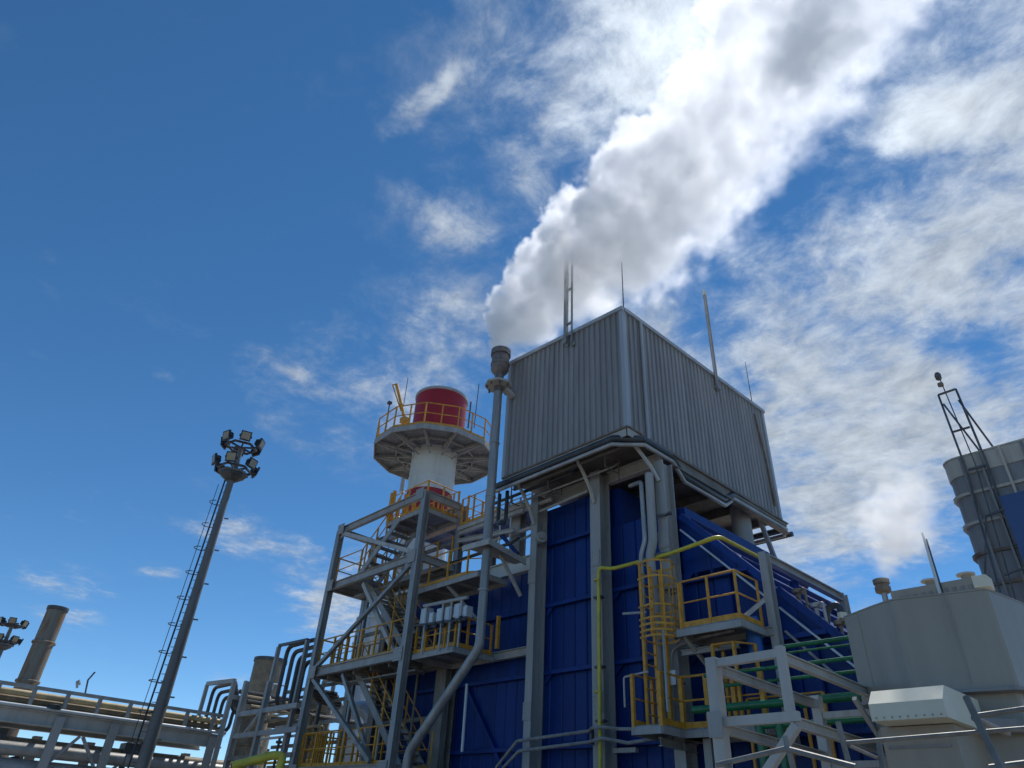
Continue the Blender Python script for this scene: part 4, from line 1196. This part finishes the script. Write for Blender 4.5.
for k, (yy, wd) in enumerate(((-9.0, 1.2), (-7.6, .5), (-3.0, .8))):
    t = MB().box((RX - 1.6, yy, 3.4), (RX - .9, yy + wd, 3.95)).tube([(RX - 1.2, yy + .2, 2.4), (RX - 1.2, yy + .2, 3.5)], .12, 8).tube([(RX - 1.0, yy + .6, 2.9), (RX - 1.0, yy + wd + .8, 3.1)], .1, 8)
    q = t.build('bridge_equipment', M_DARK)
    tag(q, ('wide dark valve box below the far left of the bridge', 'narrow dark valve box under the bridge beside the widest one', 'dark valve box under the bridge left of the mast')[k], 'valve box', 'valve boxes under the bridge')

q = MB().tube([(RX + .2, ya, 4.62), (RX + .2, yb2, 4.62)], .06, 10).build('bridge_pipe', M_VESS)  # added pale tube: imitates the sunlit top edge of the main beam
tag(q, 'thin pale pipe added as the sunlit strip along the outer edge of the bridge beam', 'pipe', 'pipes on the pipe bridge')
# pipe loops climbing from the bridge to the boiler
def loop(x0, x1, y, zl, zh, rad, n, m, par, gap, lead0, lead1):
    for i in range(n):
        d = i * gap
        pts = [(x0 + d, y + d - lead0, zl - d * .3), (x0 + d, y + d, zl - d * .3), (x0 + d, y + d, zh - d), (x1 - d, y + d, zh - d), (x1 - d, y + d, zl + .4 - d * .3), (x1 - d, y + d + lead1, zl + .4 - d * .3)]
        MB().tube(pts, rad, 8, bend=.35).build('pipe', m[i % len(m)], par)


L1 = thing('pipe_loop', 'small bundle of dark pipes looping up at the end of the pipe bridge', 'pipe loop', (-22.5, 0, 4.5), 'pipe loops')
loop(-23.6, -21.2, .1, 5.0, 6.5, .08, 5, (M_DPIPE, M_DPIPE, M_DARK), L1, .2, 2.0, 3.6)
F1 = thing('pipe_gantry', 'grey goal shaped steel frame around the small pipe loop', 'frame', (-22.5, -.1, 0), 'pipe loop frames')
MB().beam((-23.9, -.12, 4.6), (-23.9, -.12, 6.62), .14, .14).build('post', M_STEEL, F1)
MB().beam((-21.0, -.12, 0), (-21.0, -.12, 6.5), .16, .16).build('post', M_STEEL, F1)
MB().beam((-23.9, -.12, 6.66), (-21.0, -.12, 6.52), .14, .16).build('top_beam', M_STEEL, F1)
MB().beam((-21.0, -.12, 5.9), (-21.0, 1.6, 5.9), .14, .16).build('top_beam', M_STEEL, F1)
L2 = thing('pipe_loop', 'tall bundle of dark pipes looping up beside the stair tower', 'pipe loop', (-16, 0, 5), 'pipe loops')
loop(-17.2, -14.9, .1, 5.3, 7.45, .085, 5, (M_DPIPE, M_DARK, M_DPIPE), L2, .19, -2.4, 1.2)
F2 = thing('pipe_gantry', 'tall grey steel frame around the larger pipe loop', 'frame', (-16, -.1, 0), 'pipe loop frames')
MB().beam((-17.55, -.12, 5.2), (-17.55, -.12, 7.45), .14, .14).build('post', M_STEEL, F2)
MB().beam((-15.25, -.12, 0), (-15.25, -.12, 7.4), .14, .14).build('post', M_GALV, F2)
MB().beam((-17.55, -.12, 7.5), (-15.25, -.12, 7.42), .1, .1).build('top_beam', M_DARK, F2)
MB().hbeam((-18.6, -.6, 0), (-18.6, -.6, 6.2), .2, .2, (0, 1, 0), .03).build('post', M_STEEL, F2)
MB().hbeam((-16.6, -.6, 0), (-16.6, -.6, 6.0), .18, .18, (0, 1, 0), .03).build('post', M_STEEL, F2)
MB().beam((-18.6, -.6, 5.0), (-14.0, -.6, 5.0), .14, .16).build('cross_beam', M_STEEL, F2)
MB().beam((-18.6, -.6, 4.25), (-13.7, -.6, 4.25), .14, .16).build('cross_beam', M_STEEL, F2)
MB().beam((-18.6, -.6, 3.5), (-13.7, -.6, 3.5), .12, .14).build('cross_beam', M_UNDER, F2)
MB().beam((-17.7, -.6, 4.3), (-16.7, -.6, 5.0), .1, .1).build('diagonal_brace', M_STEEL, F2)
for i in range(4):
    q = MB().tube([(-21.0 + i * .25, .2 + i * .1, 6.15 - i * .2), (-21.0 + i * .25, 6.4 + i * .1, 6.15 - i * .2)], .09, 8).build('link_pipe', (M_DPIPE, M_BROWN)[i % 2])
    tag(q, 'horizontal pipe between the two pipe loops, ' + ('topmost, dark', 'second from top, brown', 'third from top, dark', 'lowest, brown')[i], 'pipe', 'pipes between the loops')
gr = MB().tube([(-20.745, 1.5, 6.381), (-20.685, 1.5, 6.617), (-19.517, 1.5, 6.432), (-19.488, 1.5, 6.196)], .035, 6).build('loop_handrail', M_VESS)
tag(gr, 'small pale handrail hoop above the link pipes', 'railing')

# vessels and ducts behind the loops
bv = thing('squat_stack', 'square topped brown duct stack left of the larger pipe loop', 'stack', (-30, 4, 0))
pB = Vector((-28.609, 4.737, 9.085))
MB().lathe((pB.x, pB.y, 0), [(.85, 0), (.85, pB.z)], 24).build('shaft', M_BROWN, bv)
MB().lathe((pB.x, pB.y, pB.z), [(.9, -.15), (.9, .03), (.8, .03), (.8, -.6)], 24, cap=False).build('rim', M_DARK, bv)
for nm, x, y, top, r, m, lab in (('slim_vessel', -21.36, 1.35, 5.7, .55, M_BROWN, 'brown vertical vessel below the link pipes'),
                                 ('column_vessel', -17.6, 2.16, 6.2, .55, M_BEIGE, 'beige vertical vessel behind the lower left of the stair tower'),
                                 ('pale_vessel', -18.57, 4.5, 10.0, .62, M_VESS, 'pale vertical vessel seen through the stair tower'),
                                 ('short_vessel', -16.3, 4.3, 7.8, .35, M_VESS, 'narrow pale vessel beside the pale vertical vessel')):
    t = thing(nm, lab, 'vessel', (x, y, 0))
    MB().lathe((x, y, 0), [(r, 0), (r, top - .3), (r * .85, top - .1), (r * .4, top), (.02, top + .02)], 24).build('shell', m, t)
    for z in (top - .4, top - 1.5, top - 2.6):
        MB().lathe((x, y, z), [(r, 0), (r + .05, .01), (r + .05, .09), (r, .1)], 24, cap=False).build('band', m, t)
    MB().tube([(x, y, top), (x, y, top + .35), (x + r + .3, y, top + .35), (x + r + .3, y, top - 2)], .09, 8, bend=.15).build('outlet_pipe', M_LAG, t)
yp = thing('yellow_corner_pipe', 'thick yellow pipe elbow at the bottom edge', 'pipe', (-8.5, -4, 0))
MB().tube([(-8.75, -4.7, 2.7), (-8.36, -3.9, 3.0), (-8.26, -3.7, 3.0), (-8.26, -3.7, .2)], .10, 12, bend=.08).build('pipe', M_GAS, yp)

# ------------------------------------------------------------------ smaller fittings
PG = thing('process_rack', 'thin steel rack crowded with small pipes between the pipe loops and the stair tower', 'pipe rack', (-15.5, 1.5, 0))
for x, y in ((-18.4, 1.4), (-16.2, 1.4), (-14.2, 1.4), (-17.3, 3.2)):
    MB().beam((x, y, 0), (x, y, 6.1), .12, .12, (0, 1, 0)).build('post', M_STEEL, PG)
for z in (3.4, 4.1, 4.8, 5.5, 6.1):
    MB().beam((-19.2, 1.3, z), (-14.0, 1.3, z), .07, .12).build('beam', (M_STEEL, M_UNDER)[int(z * 10) % 2], PG)
for i, (y, z, r, m) in enumerate(((1.0, 3.75, .06, M_BROWN), (1.1, 4.4, .05, M_VESS), (1.15, 5.05, .07, M_BROWN), (1.2, 5.25, .04, M_BEIGE), (1.1, 5.75, .06, M_DPIPE), (1.25, 3.55, .05, M_GAS), (1.0, 4.62, .05, M_BEIGE))):
    MB().tube([(-20.5, y, z), (-16.8 + .3 * i, y, z), (-16.8 + .3 * i, y, z - .9 - .1 * i)], r, 8, bend=.12).build('small_pipe', m, PG)
for i in range(6):
    x = -18.8 + i * .75
    MB().tube([(x, 1.0, 3.3), (x, 1.0, 4.0 + .35 * (i % 3))], .05, 6).lathe((x, 1.0, 3.8 + .35 * (i % 3)), [(.05, 0), (.12, .02), (.12, .1), (.05, .12)], 10).build('valve', (M_BROWN, M_DARK, M_BEIGE)[i % 3], PG)
railing(PG, [(-16.3, .75, 3.3), (-14.2, .75, 3.3)], 1.0, .45, post=.05)
nb = thing('duct_elbow', 'pale curved duct elbow behind the lower stair flight', 'duct', (-14.3, 2.2, 4.5))
MB().tube([(-15.6, 2.2, 5.3), (-14.2, 2.2, 5.3), (-13.9, 2.4, 4.9), (-13.9, 2.4, 3.0)], .28, 14, bend=.4).build('duct', M_VESS, nb)
for z in (4.4, 3.7):
    MB().lathe((-13.9, 2.4, z), [(.28, 0), (.36, .01), (.36, .07), (.28, .08)], 18, cap=False).build('flange', M_PALE, nb)
# bell on the first column
bl = MB().tube([(-4.28, 1.12, 9.12), (-4.12, 1.02, 9.12)], .17, 14).tube([(-4.12, 1.02, 9.12), (-4.05, .98, 9.12)], .08, 10).build('alarm_horn', M_STEEL)
tag(bl, 'round grey horn fixed high on the first column', 'horn')
# splice plates with bolts on the wall columns, clips on the risers
SPL = MB().box((-.15, -.012, -.22), (.15, .012, .22))
for bx_ in (-.1, .1):
    for bz_ in (-.16, -.05, .05, .16):
        SPL.lathe((bx_, -.02, bz_), [(.018, -.01), (.018, .01)], 6)
SPL = SPL.mesh('splice_plate', M_STEEL, False)
for x in (-4.44, -2.02, .2):
    for z in (4.4, 8.0):
        inst('splice_plate', SPL, BH, (x, .985, z))
for x in (-4.44, -2.02, 0.2):
    for z in (5.39, 7.2):
        MB().prism([(x + .15, 1.5, z - .3), (x + .45, 1.5, z), (x + .15, 1.5, z)], (0, .02, 0)).build('girt_cleat', M_BLUE, BH)
for z in (4.6, 5.6, 6.6, 7.6, 8.6):
    MB().beam((.32, .98, z), (.52, .9, z), .05, .05).build('step_bracket', M_DARK, BH)
# trays, hangers and small pipes under the box and around the casing head
th = thing('underside_pipes', 'cluster of small pipes and trays under the left of the ribbed box', 'pipes', (-4, 1, 10.3))
for i, (y, z, x0, x1, r, m) in enumerate(((.55, 10.52, -6.2, -2.4, .05, M_DPIPE), (.8, 10.38, -5.6, -1.2, .035, M_LAG), (1.05, 10.2, -7.6, -4.7, .05, M_PALE), (.35, 10.6, -4.6, -.6, .06, M_UNDER), (1.15, 9.6, -7.8, -4.7, .06, M_PALE), (1.0, 9.25, -8.0, -4.7, .04, M_LAG), (.6, 9.0, -7.9, -5.0, .05, M_DPIPE))):
    MB().tube([(x0, y, z), (x1, y, z), (x1, y + .3, z + .25)], r, 8, bend=.1).build('small_pipe', m, th)
for x in (-5.6, -5.0, -3.4, -1.2):
    MB().beam((x, .5, 10.85), (x, .5, 10.3), .03, .03).beam((x, 1.1, 10.85), (x, 1.1, 10.1), .03, .03).beam((x, .5, 10.3), (x, 1.1, 10.3), .03, .03).build('hanger', M_UNDER, th)
MB().beam((-5.9, 1.0, 9.6), (-5.1, 1.0, 8.8), .1, .1).build('blue_strut', M_BLUE, th)
for x in (-6.6, -6.0, -5.5):
    MB().tube([(x, 1.0, 9.3), (x, 1.0, 10.2), (x + .3, 1.0, 10.3)], .03, 6, bend=.08).build('small_pipe', M_VESS, th)
# fittings along the slope of the blue duct
for i, (x, y) in enumerate(((2.95, 1.9), (3.35, 1.75), (3.75, 1.8))):
    z = slope_z(x)
    t = MB().tube([(x, y, z), (x, y, z + .28)], .05, 8).lathe((x, y, z + .2), [(.05, 0), (.12, .02), (.12, .1), (.05, .12)], 10).tube([(x, y, z + .25), (x + .25, y - .2, z + .25), (x + .25, y - .2, z - .2)], .03, 6, bend=.06).build('duct_valve', (M_BROWN, M_PALE, M_BROWN)[i])
    tag(t, ('upper brown valve on the slope of the blue duct', 'pale valve midway down the slope of the blue duct', 'lowest brown valve on the slope of the blue duct')[i], 'valve', 'valves on the sloping duct')
# flanges on the green pipes and the gas pipe
for x, wh in ((1.9, 'left one at the cut end'), (3.6, 'middle one'), (4.6, 'right one near the grey enclosure')):
    fz = MB().tube([(x, -.2, 3.86), (x + .08, -.2, 3.86)], .12, 14).build('pipe_flange', M_GREEN)
    tag(fz, 'green flange ring on the thickest green pipe, ' + wh, 'flange', 'flanges on the thickest green pipe')
for p in ((-1.87, .85, 7.3), (-1.9, .85, 4.6)):
    MB().lathe(p, [(.05, 0), (.085, .005), (.085, .05), (.05, .055)], 12).build('flange', M_GAS, gp)
# seams, bolts and a door on the enclosure and hood
for (a, b) in (((5.5, -1.845), (5.5, -1.845)), ((6.8, -2.045), (6.8, -2.045))):
    MB().box((a[0] - .008, a[1] - .012, 3.55), (a[0] + .008, a[1] + .02, 4.68)).build('sheet_joint', M_ENC, EN)
for i in range(9):
    x = 6.02 + i * .09
    MB().lathe((x, -3.358, 3.03), [(.008, -.008), (.008, .008)], 6).build('bolt', M_SILO, EN)
# ------------------------------------------------------------------ steam
def volume_mat(name, dens, aniso, col=(1, 1, 1)):
    m = bpy.data.materials.new(name)
    m.use_nodes = True
    t = m.node_tree
    t.nodes.clear()
    pv = t.nodes.new('ShaderNodeVolumePrincipled')
    pv.inputs['Color'].default_value = (*col, 1)
    pv.inputs['Anisotropy'].default_value = aniso
    pv.inputs['Density Attribute'].default_value = ''
    at = t.nodes.new('ShaderNodeAttribute')
    at.attribute_name = 'density'
    d = mth(t, 'MULTIPLY', at.outputs['Fac'], dens)
    t.links.new(d, pv.inputs['Density'])
    o = t.nodes.new('ShaderNodeOutputMaterial')
    t.links.new(pv.outputs[0], o.inputs['Volume'])
    return m


def steam(name, axis, m, label, vox, lo, hi, bumps, amp, veil, soft, clumps=()):
    """axis: (point, radius) stations of the drift; a fog grid is filled round it with billowing edges.
    veil: direction in which the edge thins out; soft: (crisp, thin) edge widths"""
    P = [(Vector(p), r, k) for p, r, k in axis]
    vs, rr, kk = [], [], []
    for (p0, r0, k0), (p1, r1, k1) in zip(P, P[1:]):
        n = max(2, int((p1 - p0).length / 0.12))
        for j in range(n):
            u = j / n
            vs.append(p0.lerp(p1, u))
            rr.append(r0 + (r1 - r0) * u)
            kk.append(k0 + (k1 - k0) * u)
    me = bpy.data.meshes.new(name)
    me.from_pydata(vs, [(i, i + 1) for i in range(len(vs) - 1)], [])
    a = me.attributes.new('puff', 'FLOAT', 'POINT')
    a.data.foreach_set('value', rr)
    a = me.attributes.new('thick', 'FLOAT', 'POINT')
    a.data.foreach_set('value', kk)
    o = bpy.data.objects.new(name, me)
    COL.objects.link(o)
    tr = bpy.data.node_groups.new(name + '_fill', 'GeometryNodeTree')
    tr.interface.new_socket('Geometry', in_out='INPUT', socket_type='NodeSocketGeometry')
    tr.interface.new_socket('Geometry', in_out='OUTPUT', socket_type='NodeSocketGeometry')
    L = tr.links
    N = tr.nodes.new
    gi, go_ = N('NodeGroupInput'), N('NodeGroupOutput')
    pos = N('GeometryNodeInputPosition').outputs[0]
    # swirl the space a little before measuring
    nz = noise(tr, pos, bumps * .32, 2, .5)
    sb = N('ShaderNodeVectorMath')
    sb.operation = 'SUBTRACT'
    L.new(nz.outputs['Color'], sb.inputs[0])
    sb.inputs[1].default_value = (.5, .5, .5)
    scl = N('ShaderNodeVectorMath')
    scl.operation = 'SCALE'
    L.new(sb.outputs[0], scl.inputs[0])
    sn = N('GeometryNodeSampleNearest')
    sn.domain = 'POINT'
    L.new(gi.outputs[0], sn.inputs['Geometry'])
    na = N('GeometryNodeInputNamedAttribute')
    na.data_type = 'FLOAT'
    na.inputs['Name'].default_value = 'puff'

    def sample(kind, val, idx):
        q = N('GeometryNodeSampleIndex')
        q.data_type = kind
        L.new(gi.outputs[0], q.inputs['Geometry'])
        L.new(val, q.inputs['Value'])
        L.new(idx, q.inputs['Index'])
        return q.outputs['Value']
    r_first = sample('FLOAT', na.outputs['Attribute'], sn.outputs['Index'])
    L.new(mth(tr, 'MULTIPLY', r_first, 1.0), scl.inputs['Scale'])
    wp = N('ShaderNodeVectorMath')
    wp.operation = 'ADD'
    L.new(pos, wp.inputs[0])
    L.new(scl.outputs[0], wp.inputs[1])
    s2 = N('GeometryNodeSampleNearest')
    s2.domain = 'POINT'
    L.new(gi.outputs[0], s2.inputs['Geometry'])
    L.new(wp.outputs[0], s2.inputs['Sample Position'])
    R_ = sample('FLOAT', na.outputs['Attribute'], s2.outputs['Index'])
    ps = N('GeometryNodeInputPosition')
    C_ = sample('FLOAT_VECTOR', ps.outputs[0], s2.outputs['Index'])
    df = N('ShaderNodeVectorMath')
    df.operation = 'SUBTRACT'
    L.new(wp.outputs[0], df.inputs[0])
    L.new(C_, df.inputs[1])
    ln = N('ShaderNodeVectorMath')
    ln.operation = 'LENGTH'
    L.new(df.outputs[0], ln.inputs[0])
    nm = N('ShaderNodeVectorMath')
    nm.operation = 'NORMALIZE'
    L.new(df.outputs[0], nm.inputs[0])
    dt = N('ShaderNodeVectorMath')
    dt.operation = 'DOT_PRODUCT'
    L.new(nm.outputs[0], dt.inputs[0])
    dt.inputs[1].default_value = Vector(veil).normalized()
    # billows: rounded cells on cells
    bil = None
    for sc_, w_ in ((bumps, .38), (bumps * 2.3, .30), (bumps * 5.1, .20), (bumps * 10.5, .12)):
        vo = N('ShaderNodeTexVoronoi')
        vo.feature = 'F1'
        vo.inputs['Scale'].default_value = sc_
        L.new(wp.outputs[0], vo.inputs['Vector'])
        g_ = mth(tr, 'MULTIPLY', mth(tr, 'SUBTRACT', .5, mth(tr, 'MULTIPLY', vo.outputs['Distance'], vo.outputs['Distance'])), w_ * 1.25)
        bil = g_ if bil is None else mth(tr, 'ADD', bil, g_)
    edge = mth(tr, 'SUBTRACT', mth(tr, 'MULTIPLY', R_, mth(tr, 'ADD', mth(tr, 'MULTIPLY', bil, amp), 1.0)), ln.outputs['Value'])
    side = sstep(tr, dt.outputs['Value'], -.1, .9)
    w1 = mth(tr, 'ADD', mth(tr, 'MULTIPLY', side, soft[1] - soft[0]), soft[0])
    den = mth(tr, 'DIVIDE', edge, w1, clamp=True)
    nk = N('GeometryNodeInputNamedAttribute')
    nk.data_type = 'FLOAT'
    nk.inputs['Name'].default_value = 'thick'
    den = mth(tr, 'MULTIPLY', den, sample('FLOAT', nk.outputs['Attribute'], s2.outputs['Index']))
    hn = noise(tr, wp.outputs[0], bumps * 2.0, 5, .62)
    den = mth(tr, 'MULTIPLY', den, sstep(tr, hn.outputs[0], .36, .62, .10, 1.6))
    for cl, rad, gain in clumps:
        dc = N('ShaderNodeVectorMath')
        dc.operation = 'DISTANCE'
        L.new(wp.outputs[0], dc.inputs[0])
        dc.inputs[1].default_value = cl
        den = mth(tr, 'MULTIPLY', den, sstep(tr, dc.outputs['Value'], rad, rad * .3, 1.0, gain))
    vc = N('GeometryNodeVolumeCube')
    L.new(den, vc.inputs['Density'])
    vc.inputs['Min'].default_value = lo
    vc.inputs['Max'].default_value = hi
    for ax, i in (('X', 0), ('Y', 1), ('Z', 2)):
        vc.inputs['Resolution ' + ax].default_value = max(8, int((hi[i] - lo[i]) / vox))
    sm = N('GeometryNodeSetMaterial')
    sm.inputs['Material'].default_value = m
    L.new(vc.outputs[0], sm.inputs['Geometry'])
    L.new(sm.outputs[0], go_.inputs[0])
    md = o.modifiers.new('fill', 'NODES')
    md.node_group = tr
    o.data.materials.append(m)
    tag(o, label, 'steam', kind='stuff')
    return o


# axis of the plume: points and radius, drifting right and slightly towards the yard
AX = [((-4.811, -0.6, 15.786), .34, 6.0), ((-4.396, -0.55, 16.253), .78, 5.0), ((-3.722, 0.0, 17.339), 1.22, 3.6), ((-2.038, 0.6, 18.391), 1.68, 3.0), ((0.175, 0.9, 19.004), 2.05, 2.0), ((2.671, 1.0, 20.032), 2.15, 1.0), ((4.672, 1.0, 21.351), 2.1, .6), ((6.254, 1.1, 23.263), 2.35, .5), ((7.756, 1.2, 25.675), 2.65, .5), ((8.688, 1.2, 26.921), 2.9, .5)]
steam('steam_plume', AX, volume_mat('steam_volume', 0.72, 0.45), 'big white billowing steam plume drifting up and right from the vent pipe', .075,
      (-6.2, -4.0, 14.8), (10.5, 6.0, 28.0), .60, 1.15, (0.55, .75, -.75), (.10, 1.4), [((7.076, 0.6, 22.148), 1.8, 5.0), ((6.411, 0.4, 20.593), 1.5, 4.0)])
AX2 = [((5.704, -0.963, 5.376), .06, 1), ((5.814, -1.032, 5.583), .16, 1), ((5.974, -1.086, 5.884), .34, .8), ((6.155, -1.136, 6.218), .5, .6), ((6.335, -1.188, 6.537), .45, .35), ((6.536, -1.134, 7.038), .3, .2)]
c_ = Vector(AX2[3][0])
steam('steam_wisp', AX2, volume_mat('wisp_volume', 3.5, 0.45), 'thin white steam wisp above the rusty relief vent', .06,
      tuple(c_ - V(1.6, 1.4, 1.5)), tuple(c_ + V(1.6, 1.4, 1.7)), 2.0, 1.3, (0, 0, 1), (.25, .45))
